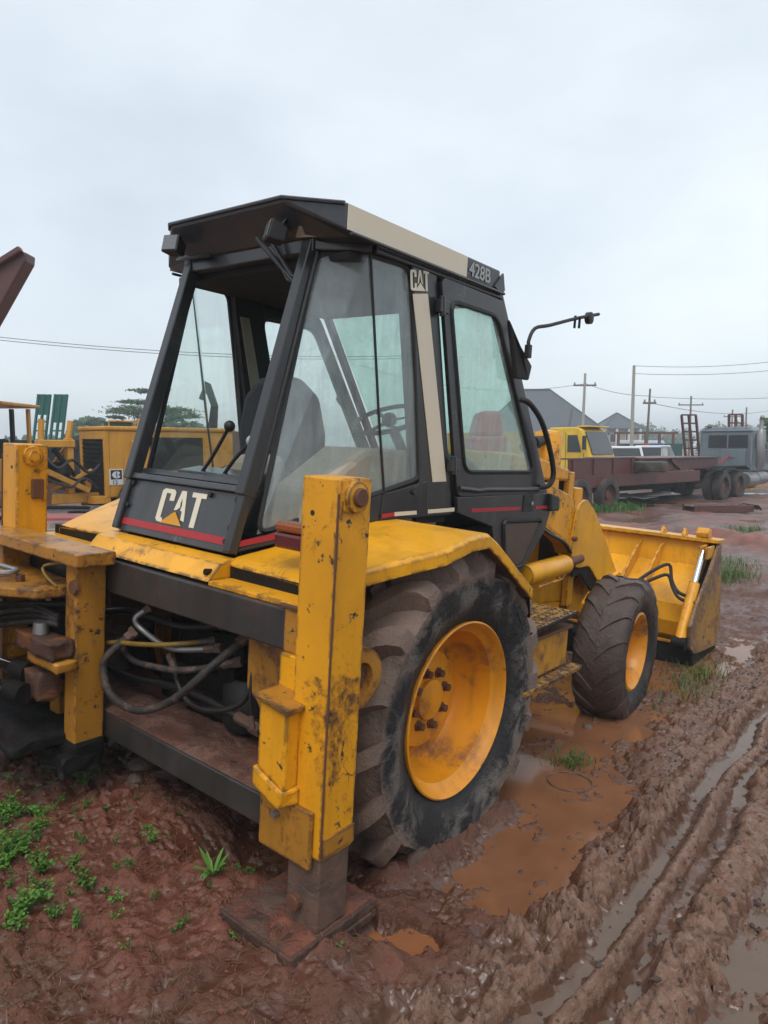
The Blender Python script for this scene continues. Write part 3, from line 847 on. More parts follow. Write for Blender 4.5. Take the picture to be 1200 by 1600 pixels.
# ---- rear fenders
st = [(-0.80, 1.270, 1.285, 0.42), (-0.755, 1.290, 1.302, 0.42), (-0.53, 1.345, 1.35, 0.48), (-0.31, 1.392, 1.398, 0.55), (-0.13, 1.429, 1.432, 0.60), (0.0, 1.433, 1.438, 0.62), (0.085, 1.388, 1.40, 0.64), (0.43, 1.155, 1.16, 0.72)]
def fender(sgn):
    mb = MB()
    n = len(st)
    vs = []
    for y, zo, zi, xi in st:
        xo = 1.12 - 0.21 * max(0, min(1, (-0.31 - y) / 0.46))
        for q in ((xi, y, zi), (xo - .015, y, zo), (xo, y, zo - 0.012), (xo, y, zo - 0.062), (xo - .012, y, zo - 0.062), (xo - .014, y, zo - 0.016), (xi, y, zi - 0.012)):
            vs.append((q[0] * sgn, q[1], q[2]))
    fs = []
    for i in range(n - 1):
        for j in range(7):
            fs.append((i * 7 + j, i * 7 + (j + 1) % 7, (i + 1) * 7 + (j + 1) % 7, (i + 1) * 7 + j))
    fs += [tuple(range(7)), tuple((n - 1) * 7 + j for j in range(7))[::-1]]
    mb.add(vs, fs)
    o = put('fender', mb, 'yellow', B, 0.004)
    u = MB()
    for (a, b) in zip(st[3:-1], st[4:]):
        u.hexa([(sgn * x, y, z) for x, y, z in [(a[3], a[0], a[2] - .05), (1.10, a[0], a[1] - .055), (1.10, b[0], b[1] - .055), (b[3], b[0], b[2] - .05), (a[3], a[0], a[2] - .014), (1.10, a[0], a[1] - .018), (1.10, b[0], b[1] - .018), (b[3], b[0], b[2] - .014)]])
    put('underside', u, 'mudplate', o)
    # end flap
    put('flap', MB().plate([(sgn * 0.95, 0.43, 1.13), (sgn * 1.10, 0.43, 1.13), (sgn * 1.08, 0.50, 0.99), (sgn * 0.98, 0.49, 1.0)], 0.006), 'dark', o)
    return o
fR = fender(1); fL = fender(-1)
put('wheel_wall', MB().prism([(-0.74, 1.27), (0.40, 1.15), (0.62, 1.0), (0.62, 0.75), (-0.70, 0.80)], 'x', 0.56, 0.585), 'mudplate', B)
put('wheel_wall', MB().prism([(-0.74, 1.27), (0.40, 1.15), (0.62, 1.0), (0.62, 0.75), (-0.70, 0.80)], 'x', -0.585, -0.56), 'mudplate', B)
# tail lamp behind the right stabiliser
tl = put('tail_lamp', MB().box(0.655, 0.80, -0.775, -0.69, 1.375, 1.435), 'lens_red', B, 0.012)
put('amber_lens', MB().box(0.655, 0.80, -0.775, -0.69, 1.437, 1.472), 'lens_amber', tl, 0.010)
put('lamp_bracket', MB().box(0.74, 0.81, -0.72, -0.70, 1.36, 1.53), 'yellow', tl, 0.003)

# ---- rear cross member, rails
rc = put('cross_member', MB().prism([(-0.765, 1.30), (-0.80, 1.296), (-0.845, 1.285), (-0.905, 1.222), (-0.765, 1.222)], 'x', -0.46, 0.44), 'yellow', B, 0.004)
for x in (0.425,):
    put('bolt', MB().cyl((x - 0.012, -0.895, 1.256), (x - 0.012, -0.865, 1.252), 0.013, 8), 'dark', rc)
put('shelf', MB().box(0.445, 0.99, -0.905, -0.77, 1.209, 1.228), 'yellow_worn', rc, 0.004)
put('shelf', MB().box(-0.99, -0.465, -0.905, -0.77, 1.209, 1.228), 'yellow_worn', rc, 0.004)
put('fender_web', MB().box(0.445, 0.95, -0.80, -0.785, 1.228, 1.272), 'dark', rc)
put('fender_web', MB().box(-0.95, -0.465, -0.80, -0.785, 1.228, 1.272), 'dark', rc)
ur = put('slide_rail', MB().box(-0.99, 0.88, -0.915, -0.80, 1.062, 1.208), 'rail', B, 0.008)
put('rail_end', MB().box(0.88, 1.045, -0.918, -0.80, 1.060, 1.212), 'yellow_rusty', ur, 0.006)
put('rail_edge', MB().box(0.86, 1.060, -0.926, -0.907, 1.2125, 1.226), 'rust', ur, 0.003)
lr = put('slide_rail', MB().box(-0.99, 0.875, -0.915, -0.80, 0.402, 0.520), 'rail', B, 0.008)
# mud-crusted platform over the lower rail with a lumpy top
from mathutils import noise as mnoise
plat = MB()
nx, ny = 64, 14
vs, fs = [], []
for j in range(ny + 1):
    for i in range(nx + 1):
        x = -0.97 + 1.90 * i / nx; y = -0.912 + 0.40 * j / ny
        z = 0.535 + 0.022 * mnoise.noise(Vector((x * 9, y * 9, 0))) + 0.014 * mnoise.noise(Vector((x * 25, y * 25, 3)))
        if j == 0: z = 0.522
        vs.append((x, y, z))
for j in range(ny):
    for i in range(nx):
        cx, cy = -0.97 + 1.90 * (i + .5) / nx, -0.912 + 0.40 * (j + .5) / ny
        if (((cx - 0.12) / 0.36) ** 2 + ((cy + 0.46) / 0.20) ** 2) < 1:
            continue
        fs.append((j * (nx + 1) + i, j * (nx + 1) + i + 1, (j + 1) * (nx + 1) + i + 1, (j + 1) * (nx + 1) + i))
plat.add(vs, fs)
put('platform', plat, 'mudplate', lr, 0, True)
put('gusset', MB().prism([(0.60, 1.06), (0.885, 1.06), (0.93, 0.90), (0.90, 0.70), (0.85, 0.54), (0.79, 0.60), (0.72, 0.72), (0.66, 0.80), (0.60, 0.84)], 'y', -0.83, -0.80), 'yellow_rusty', B, 0.006)
put('gusset', MB().prism([(-0.60, 1.06), (-0.885, 1.06), (-0.93, 0.90), (-0.90, 0.70), (-0.85, 0.54), (-0.79, 0.60), (-0.72, 0.72), (-0.66, 0.80), (-0.60, 0.84)], 'y', -0.83, -0.80), 'yellow_rusty', B, 0.006)
put('frame_web', MB().box(0.88, 1.02, -0.93, -0.82, 0.94, 1.06), 'yellow', B, 0.004)
# dark gearbox, valves and pipes in the hollow behind the rails
put('valve_block', MB().box(-0.25, 0.20, -0.50, -0.4, 0.85, 1.05).box(0.26, 0.36, -0.7, -0.6, 0.74, 0.82).cyl((0.45, -0.55, 0.6), (0.45, -0.55, 0.95), 0.06, 12), 'dark', B, 0.01)
put('oil_filter', MB().lathe([(0, 0), (0.10, 0.0), (0.115, 0.03), (0.115, 0.19), (0.09, 0.22), (0, 0.22)], (0.36, -0.60, 0.55), (0, 0, 1), 20), 'rubber', B, 0, True)
def hose(pts, r, mat='hose', n=6):
    sp_ = smooth_path(pts, n)
    o = put('hose', MB().tube(sp_, r, 10), mat, B, 0, True)
    for a, b in ((sp_[0], sp_[2]), (sp_[-1], sp_[-3])):
        put('hose_ferrule', MB().tube([a - (b - a) * 0.3, a + (b - a) * 0.9], r * 1.35, 8).tube([a - (b - a) * 0.5, a + (b - a) * 0.05], r * 1.7, 6), 'legsteel', o)
    return o
hose([(-0.16, -0.84, 0.88), (-0.19, -0.93, 0.80), (-0.20, -0.95, 0.73), (-0.13, -0.955, 0.64), (0.07, -0.95, 0.625), (0.27, -0.92, 0.72), (0.42, -0.85, 0.88), (0.46, -0.72, 0.98)], 0.017, 'hose_mud')
M['hose_yellow'] = m_plain('yellow_marked_hose', (0.34, 0.20, 0.03, 1), 0.5, 0.75, 14)
hose([(-0.42, -0.90, 0.70), (-0.34, -0.90, 0.79), (-0.22, -0.89, 0.835), (-0.05, -0.87, 0.862), (0.09, -0.83, 0.885), (0.2, -0.7, 0.9)], 0.011, 'hose_yellow')
hose([(-0.29, -0.82, 0.80), (-0.15, -0.85, 0.77), (0.0, -0.85, 0.775), (0.2, -0.82, 0.80), (0.4, -0.72, 0.86)], 0.014, 'hose_mud')
hose([(-0.1, -0.80, 1.0), (-0.14, -0.84, 0.95), (-0.10, -0.82, 0.90), (0.08, -0.80, 0.86), (0.3, -0.74, 0.90)], 0.013, 'galv')
hose([(0.05, -0.78, 0.80), (0.2, -0.82, 0.69), (0.36, -0.83, 0.68), (0.54, -0.82, 0.745), (0.60, -0.80, 0.85), (0.605, -0.79, 0.98)], 0.012, 'hose')
hose([(0.62, -0.80, 1.02), (0.625, -0.83, 0.85), (0.63, -0.82, 0.70)], 0.007, 'hose')
hose([(-0.5, -0.8, 0.9), (-0.3, -0.76, 0.94), (0.0, -0.7, 0.92), (0.3, -0.66, 0.99)], 0.016, 'hose')
hose([(-0.55, -0.8, 0.66), (-0.3, -0.75, 0.62), (0.1, -0.72, 0.66), (0.5, -0.7, 0.62)], 0.018, 'hose')

# ---- stabilisers
M['pad_clay'] = m_muddy('red_pad_clay', (0.20, 0.062, 0.034, 1), (0.13, 0.075, 0.052, 1), 0.5, 9, 0.6, 0.9, 40)
def stabiliser(sg):
    x0, x1, y0, y1 = 0.994, 1.1516, -0.973, -0.818
    X = lambda a, b: (min(a * sg, b * sg), max(a * sg, b * sg))
    o = put('stabiliser', MB().box(*X(x0, x1), y0, y1, 0.440, 1.670), 'yellow_worn', B, 0.007)
    # sunk cap and boss with pin
    put('pin_boss', MB().lathe([(0.030, 0.0), (0.052, 0.0), (0.048, 0.014), (0.030, 0.016)], (sg * x1 if sg > 0 else -x0, -0.895, 1.612), (1, 0, 0), 24), 'yellow_worn', o, 0, True)
    put('pin', MB().lathe([(0.0, 0.03), (0.026, 0.03), (0.030, 0.026), (0.030, -0.01)], (sg * x1 if sg > 0 else -x0, -0.895, 1.612), (1, 0, 0), 20), 'rust' if sg > 0 else 'yellow_worn', o, 0, True)
    put('corner_weld', MB().tube([(sg * x1, y0, 0.46 + 0.02 * k + random.uniform(-.004, .004)) for k in range(59)], 0.0042, 5), 'rust', o)
    leg = put('stabiliser_leg', MB().box(*X(1.000, 1.1455), -0.967, -0.824, 0.188, 0.470), 'legsteel', o, 0.008)
    put('leg_pin', MB().cyl((sg * 1.05, -0.992, 0.265), (sg * 1.05, -0.95, 0.265), 0.028, 14), 'rust', leg, 0.004)
    mbp = MB().box(*X(0.815, 1.165), -1.10, -0.68, 0.150, 0.186)
    mbp.box(*X(0.815, 1.165), -1.104, -1.07, 0.118, 0.150).box(*X(0.815, 1.165), -0.71, -0.68, 0.118, 0.150).box(*X(1.15, 1.171), -1.07, -0.71, 0.12, 0.150)
    put('foot_pad', mbp, 'pad', leg, 0.006)
    n_ = 22
    pv, pf = [], []
    for j in range(n_ + 1):
        for i in range(n_ + 1):
            x = 0.825 + 0.33 * i / n_; y = -1.09 + 0.40 * j / n_
            e_ = min(i, j, n_ - i, n_ - j) / 4.0
            z = 0.187 + min(1, e_) * max(-0.004, 0.020 * mnoise.noise(Vector((x * 11, y * 11, 1))) + 0.012 * mnoise.noise(Vector((x * 30, y * 30, 5))) + 0.004)
            pv.append((sg * x, y, z))
    for j in range(n_):
        for i in range(n_):
            pf.append((j * (n_ + 1) + i, j * (n_ + 1) + i + 1, (j + 1) * (n_ + 1) + i + 1, (j + 1) * (n_ + 1) + i))
    put('pad_clay', MB().add(pv, pf), 'pad_clay', leg, 0, True)
    # clamp pocket on the inner rear edge
    cl = put('clamp_housing', MB().hexa([(sg * a, b, c) for a, b, c in [(0.905, -1.035, 0.70), (1.035, -1.035, 0.655), (1.035, -0.974, 0.655), (0.905, -0.90, 0.70), (0.905, -1.035, 0.935), (1.035, -1.035, 0.915), (1.035, -0.974, 0.915), (0.905, -0.90, 0.935)]]), 'yellow_worn', o, 0.006)
    put('clamp_cap', MB().hexa([(sg * a, b, c) for a, b, c in [(0.885, -1.05, 0.937), (1.055, -1.05, 0.917), (1.055, -0.974, 0.917), (0.885, -0.88, 0.937), (0.885, -1.05, 0.952), (1.055, -1.05, 0.934), (1.055, -0.974, 0.934), (0.885, -0.88, 0.952)]]), 'yellow_rusty', cl, 0.003)
    put('clamp_foot', MB().hexa([(sg * a, b, c) for a, b, c in [(0.885, -1.04, 0.632), (1.02, -1.045, 0.592), (1.05, -0.974, 0.60), (0.885, -0.88, 0.64), (0.885, -1.04, 0.70), (1.035, -1.045, 0.655), (1.05, -0.974, 0.655), (0.885, -0.88, 0.70)]]), 'yellow_worn', cl, 0.008)
    put('mounting_plate', MB().box(*X(0.876, 1.120), -0.990, -0.974, 0.405, 0.60).box(*X(0.876, 0.993), -0.9735, -0.86, 0.42, 0.63), 'yellow_rusty', o, 0.005)
    put('grease_nipple', MB().cyl((sg * 0.965, -1.012, 0.545), (sg * 0.965, -0.989, 0.545), 0.012, 8), 'galv', o)
    put('side_band', MB().box(*X(x1 + 0.0005, x1 + 0.008), y0 + 0.004, y1 - 0.002, 0.455, 0.520), 'yellow_rusty', o, 0.003)
    # lifting eye
    put('lifting_eye', MB().lathe([(0.055, -0.016), (0.105, -0.016), (0.105, 0.016), (0.055, 0.016)], (sg * 1.085, -0.755, 0.985), (1, 0, 0), 28, close=True), 'yellow_rusty', o, 0, True)
    put('plug_hole', MB().cyl((sg * 1.045, -0.9745, 1.555), (sg * 1.045, -0.972, 1.555), 0.009, 10), 'rubber', o)
    if sg < 0:
        put('latch_plate', MB().box(-x0 + 0.0005, -x0 + 0.02, -0.905, -0.845, 1.40, 1.50), 'rust', o, 0.006)
    return o
stabiliser(1); stabiliser(-1)

# ---- sliding backhoe carriage at the left end of the rails
cg = put('carriage_post', MB().box(-0.325, -0.232, -1.062, -0.926, 0.36, 1.198), 'yellow_rusty', B, 0.007)
put('carriage_post', MB().box(-1.02, -0.93, -1.062, -0.926, 0.36, 1.198), 'yellow_rusty', B, 0.007)
put('carriage_plate', MB().box(-1.10, -0.15, -1.105, -0.93, 1.199, 1.256), 'yellow_rusty', cg, 0.006)
put('carriage_back', MB().box(-0.93, -0.325, -0.955, -0.927, 0.36, 0.92), 'dark', cg)
put('swing_plate', MB().prism([(-1.25, -1.45), (-0.62, -1.36), (-0.34, -1.17), (-0.326, -0.96), (-0.92, -0.96)], 'z', 1.045, 1.085), 'yellow_rusty', cg, 0.006)
put('swing_plate', MB().prism([(-1.25, -1.45), (-0.70, -1.36), (-0.40, -1.15), (-0.326, -0.96), (-0.92, -0.96)], 'z', 0.40, 0.44), 'dark', cg, 0.006)
put('pipe_loop', MB().tube(round_loop([(-0.86, -1.27, 1.13), (-0.55, -1.23, 1.13), (-0.55, -1.15, 1.13), (-0.86, -1.17, 1.13)], 0.05, 5), 0.012, 8, closed=True), 'galv', cg, 0, True)
def lumpy(mb, amp, sc, cuts=5):
    import bmesh
    me = mb.data('lump'); bm = bmesh.new(); bm.from_mesh(me)
    bmesh.ops.subdivide_edges(bm, edges=bm.edges, cuts=cuts, use_grid_fill=True)
    for v in bm.verts:
        v.co += mnoise.noise_vector(v.co * sc) * amp + mnoise.noise_vector(v.co * sc * 2.7) * amp * 0.5
    bm.to_mesh(me); bm.free()
    me.polygons.foreach_set('use_smooth', [True] * len(me.polygons))
    return me
put('rusty_block', lumpy(MB().box(-0.56, -0.235, -1.17, -1.063, 0.80, 0.875), 0.014, 14), 'rusty_mud', cg)
put('rusty_ledge', lumpy(MB().box(-0.46, -0.20, -1.16, -1.06, 0.755, 0.793), 0.006, 20), 'yellow_rusty', cg)
put('cylinder_clevis', lumpy(MB().box(-0.50, -0.33, -1.17, -1.08, 0.60, 0.72), 0.014, 13), 'rusty_mud', cg)
put('swing_rod', MB().cyl((-1.20, -1.30, 0.70), (-0.50, -1.16, 0.695), 0.026, 14), 'steel', cg, 0, True)
put('swing_rod', MB().cyl((-1.20, -1.36, 0.625), (-0.44, -1.20, 0.625), 0.028, 14), 'steel', cg, 0, True)
put('rod_collar', MB().cyl((-0.55, -1.17, 0.695), (-0.46, -1.15, 0.695), 0.042, 14).cyl((-0.50, -1.215, 0.625), (-0.40, -1.195, 0.625), 0.045, 14), 'dark', cg, 0, True)
for k, (dz, dy) in enumerate(((1.0, 0.0), (0.96, -0.05), (0.93, 0.03), (0.905, -0.02))):
    put('hose', MB().tube(smooth_path([(-1.25, -1.35 + dy, dz - 0.04), (-0.8, -1.15 + dy, dz - 0.02), (-0.55, -1.08 + dy, dz + 0.02), (-0.36, -0.99, dz + 0.03)], 5), 0.016, 8), 'hose' if k % 2 else 'hose_mud', cg, 0, True)
put('rail_clamp', MB().box(-0.36, -0.22, -1.075, -0.92, 0.33, 0.42), 'dark', cg, 0.02)
put('rail_clamp', MB().box(-1.05, -0.9, -1.075, -0.92, 0.33, 0.42), 'dark', cg, 0.02)
put('washer', MB().lathe([(0.0, 0.012), (0.03, 0.012), (0.034, 0.0)], (-0.245, -1.062, 1.10), (0.0, -1, 0), 14), 'rust', cg)
put('grease_pipe', MB().tube(smooth_path([(-0.33, -1.07, 1.195), (-0.44, -1.10, 1.165), (-0.40, -1.11, 1.13), (-0.34, -1.09, 1.09)], 4), 0.006, 6), 'hose_yellow', cg)
for k in range(4):
    put('hose', MB().tube(smooth_path([(-1.25, -1.28 + 0.03 * k, 0.93 - 0.035 * k), (-0.85, -1.20, 0.92 - 0.03 * k), (-0.55 + 0.03 * k, -1.12, 0.98 - 0.02 * k), (-0.35, -1.075, 0.955 - 0.012 * k)], 5), 0.013, 8), 'hose_mud' if k % 2 else 'hose', cg, 0, True)
put('swing_barrel', MB().cyl((-1.6, -1.38, 0.705), (-0.86, -1.235, 0.697), 0.045, 14), 'yellow_rusty', cg, 0.004)
put('swing_barrel', MB().cyl((-1.6, -1.46, 0.625), (-0.90, -1.30, 0.625), 0.048, 14), 'yellow_rusty', cg, 0.004)
put('gland_nut', MB().cyl((-0.88, -1.24, 0.697), (-0.82, -1.228, 0.697), 0.052, 8).cyl((-0.92, -1.302, 0.625), (-0.86, -1.29, 0.625), 0.054, 8), 'rusty_mud', cg)
put('bracket', MB().box(-0.86, -0.72, -0.99, -0.96, 0.92, 1.04), 'yellow_rusty', cg, 0.004)
put('bracket', MB().box(-0.60, -0.50, -0.99, -0.96, 0.44, 0.60), 'yellow_rusty', cg, 0.004)
put('pivot_pin', MB().lathe([(0, 0.05), (0.03, 0.05), (0.034, 0.0)], (-0.42, -1.12, 0.875), (0, 0, 1), 14), 'galv', cg, 0, True)
put('plate_bolt', MB().cyl((-0.55, -1.15, 1.085), (-0.55, -1.15, 1.115), 0.02, 6), 'rust', cg)
put('plate_bolt', MB().cyl((-0.42, -1.08, 1.085), (-0.42, -1.08, 1.11), 0.018, 6), 'rust', cg)
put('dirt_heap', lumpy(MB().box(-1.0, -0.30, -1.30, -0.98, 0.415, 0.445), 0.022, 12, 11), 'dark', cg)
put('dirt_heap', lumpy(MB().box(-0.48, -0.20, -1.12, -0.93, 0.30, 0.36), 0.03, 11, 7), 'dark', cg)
put('plate_lug', MB().box(-0.70, -0.66, -1.33, -1.22, 1.085, 1.17), 'yellow_rusty', cg, 0.008)
boom = put('swing_casting', MB().prism([(-1.15, -1.75), (-0.75, -1.75), (-0.66, -1.40), (-1.20, -1.40)], 'z', 0.34, 1.15), 'yellow_rusty', cg, 0.02)
bm_ = put('boom', MB().prism([(-1.50, 0.80), (-1.72, 0.62), (-2.30, 1.55), (-3.10, 2.35), (-3.0, 2.62), (-2.15, 2.05)], 'x', -1.06, -0.84), 'yellow_worn', B, 0.01)
st_ = put('dipper_stick', MB().prism([(-2.95, 2.75), (-3.15, 2.25), (-3.25, 1.2), (-3.05, 0.55), (-2.98, 1.2)], 'x', -1.04, -0.86), 'yellow_worn', B, 0.01)
put('digging_bucket', MB().prism([(-3.05, 0.60), (-3.45, 0.45), (-3.60, 0.15), (-3.30, 0.02), (-2.9, 0.10)], 'x', -1.20, -0.70), 'rust', st_, 0.01)
put('boom_cylinder', MB().cyl((-0.95, -1.62, 1.05), (-0.95, -2.45, 1.75), 0.05, 14), 'yellow_worn', bm_, 0, True)

# ---- cab
PANEL_U, PANEL_V = Vector((1, 0, 0)), Vector((0, 0.07, 0.235)).normalized()
P_N = Vector((0, -0.235, 0.07)).normalized()
P_O = Vector((-0.40, -0.775, 1.312))
PH = 0.245
def pq(u, v, n=0.0):
    return P_O + PANEL_U * u + PANEL_V * v + P_N * n
rp = put('cab_panel', MB().hexa([pq(0, 0, -0.02), pq(0.8, 0, -0.02), pq(0.8, 0, 0), pq(0, 0, 0), pq(0, PH, -0.02), pq(0.8, PH, -0.02), pq(0.8, PH, 0), pq(0, PH, 0)]), 'panel', B, 0.004)
put('panel_lip', MB().hexa([pq(-0.02, PH + 0.0005, -0.05), pq(0.82, PH + 0.0005, -0.05), pq(0.82, PH + 0.0005, 0.022), pq(-0.02, PH + 0.0005, 0.022), pq(-0.02, PH + 0.035, -0.05), pq(0.82, PH + 0.035, -0.05), pq(0.82, PH + 0.028, 0.018), pq(-0.02, PH + 0.028, 0.018)]), 'panel', rp, 0.005)
put('panel_lip', MB().hexa([pq(0.03, PH + 0.036, -0.06), pq(0.77, PH + 0.036, -0.06), pq(0.77, PH + 0.036, -0.01), pq(0.03, PH + 0.036, -0.01), pq(0.03, PH + 0.062, -0.06), pq(0.77, PH + 0.062, -0.06), pq(0.77, PH + 0.062, -0.02), pq(0.03, PH + 0.062, -0.02)]), 'black', rp, 0.004)
put('red_stripe', MB().hexa([pq(0.0, 0.030, 0.0005), pq(0.80, 0.030, 0.0005), pq(0.80, 0.030, 0.003), pq(0.0, 0.030, 0.003), pq(0.0, 0.060, 0.0005), pq(0.80, 0.060, 0.0005), pq(0.80, 0.060, 0.003), pq(0.0, 0.060, 0.003)]), 'red', rp)
for u_, v_ in ((0.03, 0.12), (0.775, 0.10), (0.03, 0.225), (0.775, 0.215), (0.60, 0.222), (0.77, 0.045)):
    put('bolt', MB().cyl(pq(u_, v_, 0.0), pq(u_, v_, 0.014), 0.011, 8), 'rubber', rp)
# CAT badge: torn cream letters over a yellow triangle
LW, LH, L0 = 0.235, 0.150, pq(0.262, 0.072, 0.0008)
lc = put('letter_c', letter([[(.07, .0), (.24, .0), (.19, .13), (.14, .13), (.14, .87), (.28, .87), (.28, .66), (.42, .66), (.42, .93), (.35, 1), (.07, 1), (0, .93), (0, .07)]], L0, PANEL_U, PANEL_V, LW, LH, 0.0), 'cream', rp)
put('letter_a', letter([[(.14, .42), (.22, .50), (.205, .62), (.23, .80), (.23, 1), (.16, 1), (.06, .40)], [(.33, .15), (.44, .12), (.30, 1), (.23, 1), (.23, .80), (.27, .55), (.25, .42), (.31, .40)]], L0, PANEL_U, PANEL_V, LW, LH, 0.43), 'cream', rp)
put('letter_t', letter(LET_T, L0, PANEL_U, PANEL_V, LW, LH, 0.92), 'cream', rp)
put('triangle', letter([[(.18, -.02), (.84, -.02), (.56, .36), (.48, .30)]], L0 + P_N * 0.0025, PANEL_U, PANEL_V, LW, LH, 0.0), 'logo_yellow', rp)

def cab_bar(p0, p1, w, h, mb, up=(0, 0, 1)):
    mb.bar(p0, p1, w, h, up)
fr_ = MB()
for s in (-1, 1):
    cab_bar((s * 0.405, -0.775, 1.315), (s * 0.405, -0.700, 1.56), 0.045, 0.045, fr_, (1, 0, 0))
    cab_bar((s * 0.405, -0.712, 1.54), (s * 0.405, -0.398, 2.60), 0.062, 0.055, fr_, (1, 0, 0))
    cab_bar((s * 0.40, -0.40, 2.585), (s * 0.615, -0.255, 2.585), 0.07, 0.06, fr_)
    cab_bar((s * 0.615, -0.262, 2.585), (s * 0.625, 0.76, 2.585), 0.06, 0.06, fr_)
    cab_bar((s * 0.612, 0.74, 2.58), (s * 0.612, 1.46, 1.50), 0.06 if s > 0 else 0.04, 0.07 if s > 0 else 0.045, fr_)
    cab_bar((s * 0.612, 1.46, 1.50), (s * 0.612, 1.10, 1.03), 0.06, 0.06, fr_)
    # B pillar
    fr_.hexa([(s * a, b, c) for a, b, c in [(0.60, 0.16, 1.44), (0.642, 0.16, 1.44), (0.642, 0.435, 1.44), (0.60, 0.435, 1.44), (0.60, -0.015, 2.58), (0.642, -0.015, 2.58), (0.642, 0.168, 2.58), (0.60, 0.168, 2.58)]])
    # lower side panels
    fr_.plate([(s * 0.402, -0.775, 1.312), (s * 0.598, -0.10, 1.432), (s * 0.598, -0.085, 1.555), (s * 0.418, -0.66, 1.372)], 0.02)
    fr_.plate([(s * 0.60, -0.10, 1.432), (s * 0.638, 0.22, 1.44), (s * 0.638, 0.20, 1.615), (s * 0.60, -0.085, 1.555)], 0.02)
cab_bar((-0.44, -0.40, 2.585), (0.44, -0.40, 2.585), 0.06, 0.08, fr_)
cab_bar((-0.60, 0.755, 2.575), (0.60, 0.755, 2.575), 0.07, 0.07, fr_)
fr_.box(-0.60, 0.60, -0.35, 1.30, 1.03, 1.30)
fr_.prism([(-0.70, 1.29), (-0.28, 1.30), (-0.28, 1.42), (-0.70, 1.33)], 'x', -0.39, 0.39)
fr_.box(-0.585, 0.585, 1.28, 1.42, 1.1, 1.5)
cabf = put('cab_frame', fr_, 'black', B, 0.006)
put('glazing_bead', MB().tube([(0.403, -0.74, 1.36), (0.428, -0.655, 1.60), (0.438, -0.40, 2.55)], 0.010, 6), 'rubber', cabf)
lin = put('cab_lining', MB().box(-0.58, 0.58, -0.36, 0.72, 2.52, 2.55).plate([(-0.575, -0.02, 2.52), (-0.575, 0.17, 2.52), (-0.575, 0.45, 1.40), (-0.575, 0.20, 1.40)], 0.03).plate([(0.575, -0.02, 2.52), (0.575, 0.17, 2.52), (0.575, 0.45, 1.40), (0.575, 0.20, 1.40)], 0.03), 'lining', B)
put('pillar_trim', MB().plate([(-0.555, 0.02, 2.42), (-0.555, 0.08, 2.42), (-0.555, 0.30, 1.62), (-0.555, 0.22, 1.62)], 0.012), 'trim', lin)

# roof
top = [(-0.38, -0.555, 2.738), (0.38, -0.555, 2.738), (0.66, -0.475, 2.692), (0.66, 0.70, 2.688), (0.50, 0.80, 2.70), (-0.50, 0.80, 2.70), (-0.66, 0.70, 2.688), (-0.645, -0.385, 2.700)]
inn = [(-0.30, -0.40, 2.765), (0.30, -0.40, 2.765), (0.48, -0.34, 2.745), (0.48, 0.58, 2.745), (0.36, 0.64, 2.745), (-0.36, 0.64, 2.745), (-0.48, 0.58, 2.745), (-0.48, -0.34, 2.745)]
mid_ = [(-0.38, -0.548, 2.715), (0.38, -0.548, 2.715), (0.66, -0.470, 2.590), (0.66, 0.70, 2.588), (0.50, 0.79, 2.60), (-0.50, 0.79, 2.60), (-0.66, 0.70, 2.588), (-0.645, -0.380, 2.600)]
bot = [(-0.36, -0.44, 2.60), (0.36, -0.44, 2.60), (0.62, -0.40, 2.586), (0.62, 0.66, 2.586), (0.48, 0.74, 2.596), (-0.48, 0.74, 2.596), (-0.62, 0.66, 2.586), (-0.60, -0.34, 2.590)]
rv = inn + top + mid_ + bot
rf = [tuple(range(8))]
for L in range(3):
    rf += [(L * 8 + i, L * 8 + (i + 1) % 8, (L + 1) * 8 + (i + 1) % 8, (L + 1) * 8 + i) for i in range(8)]
rf.append(tuple(range(24, 32))[::-1])
roof = put('cab_roof', MB().add(rv, rf), 'roof', B, 0.007)
for s in (-1, 1):
    y_ = -0.468 if s > 0 else -0.36
    a = MB().plate([(s * 0.662, y_, 2.594), (s * 0.662, 0.385, 2.592), (s * 0.662, 0.385, 2.686), (s * 0.662, y_, 2.689)], 0.003)
    put('beige_band', a, 'beige', roof)
    put('gutter', MB().tube([(s * 0.668, -0.45 if s > 0 else -0.34, 2.584), (s * 0.668, 0.74, 2.580)], 0.008, 6), 'black', roof)
put('gutter', MB().tube([(-0.42, -0.53, 2.722), (-0.38, -0.560, 2.733), (0.38, -0.560, 2.733), (0.655, -0.482, 2.69)], 0.008, 6), 'roof', roof)
put('model_lettering', text_mesh('model_lettering', '428B', (0.6625, 0.405, 2.606), (0, 1, 0), (0, 0, 1), 0.066, 1.02, 0.022), 'greylet', roof)
put('roof_bracket', MB().plate([(0.663, 0.64, 2.60), (0.663, 0.725, 2.575), (0.663, 0.745, 2.60), (0.663, 0.72, 2.68)], 0.012), 'black', roof)
# soffit liner with a strip of bare beige foam
put('torn_foam', MB().plate([(0.36, -0.452, 2.606), (0.56, -0.412, 2.598), (0.57, -0.425, 2.635), (0.40, -0.475, 2.640)], 0.004), 'trim', roof)
def work_lamp(x, y, z, rz):
    o = put('work_lamp', MB().hexa([(-0.055, -0.045, -0.045), (0.055, -0.045, -0.045), (0.045, 0.04, -0.032), (-0.045, 0.04, -0.032), (-0.055, -0.045, 0.045), (0.055, -0.045, 0.045), (0.045, 0.04, 0.032), (-0.045, 0.04, 0.032)]), 'rubber', B, 0.008, False, (x, y, z), (-0.25, 0, rz))
    put('lens', MB().box(-0.047, 0.047, -0.050, -0.0455, -0.037, 0.037), 'lamp_glass', o, 0.002)
    o.scale = (0.78, 0.9, 0.95)
    put('bracket', MB().bar((0, 0.0, 0.03), (0, 0.03, 0.10), 0.03, 0.008), 'black', o)
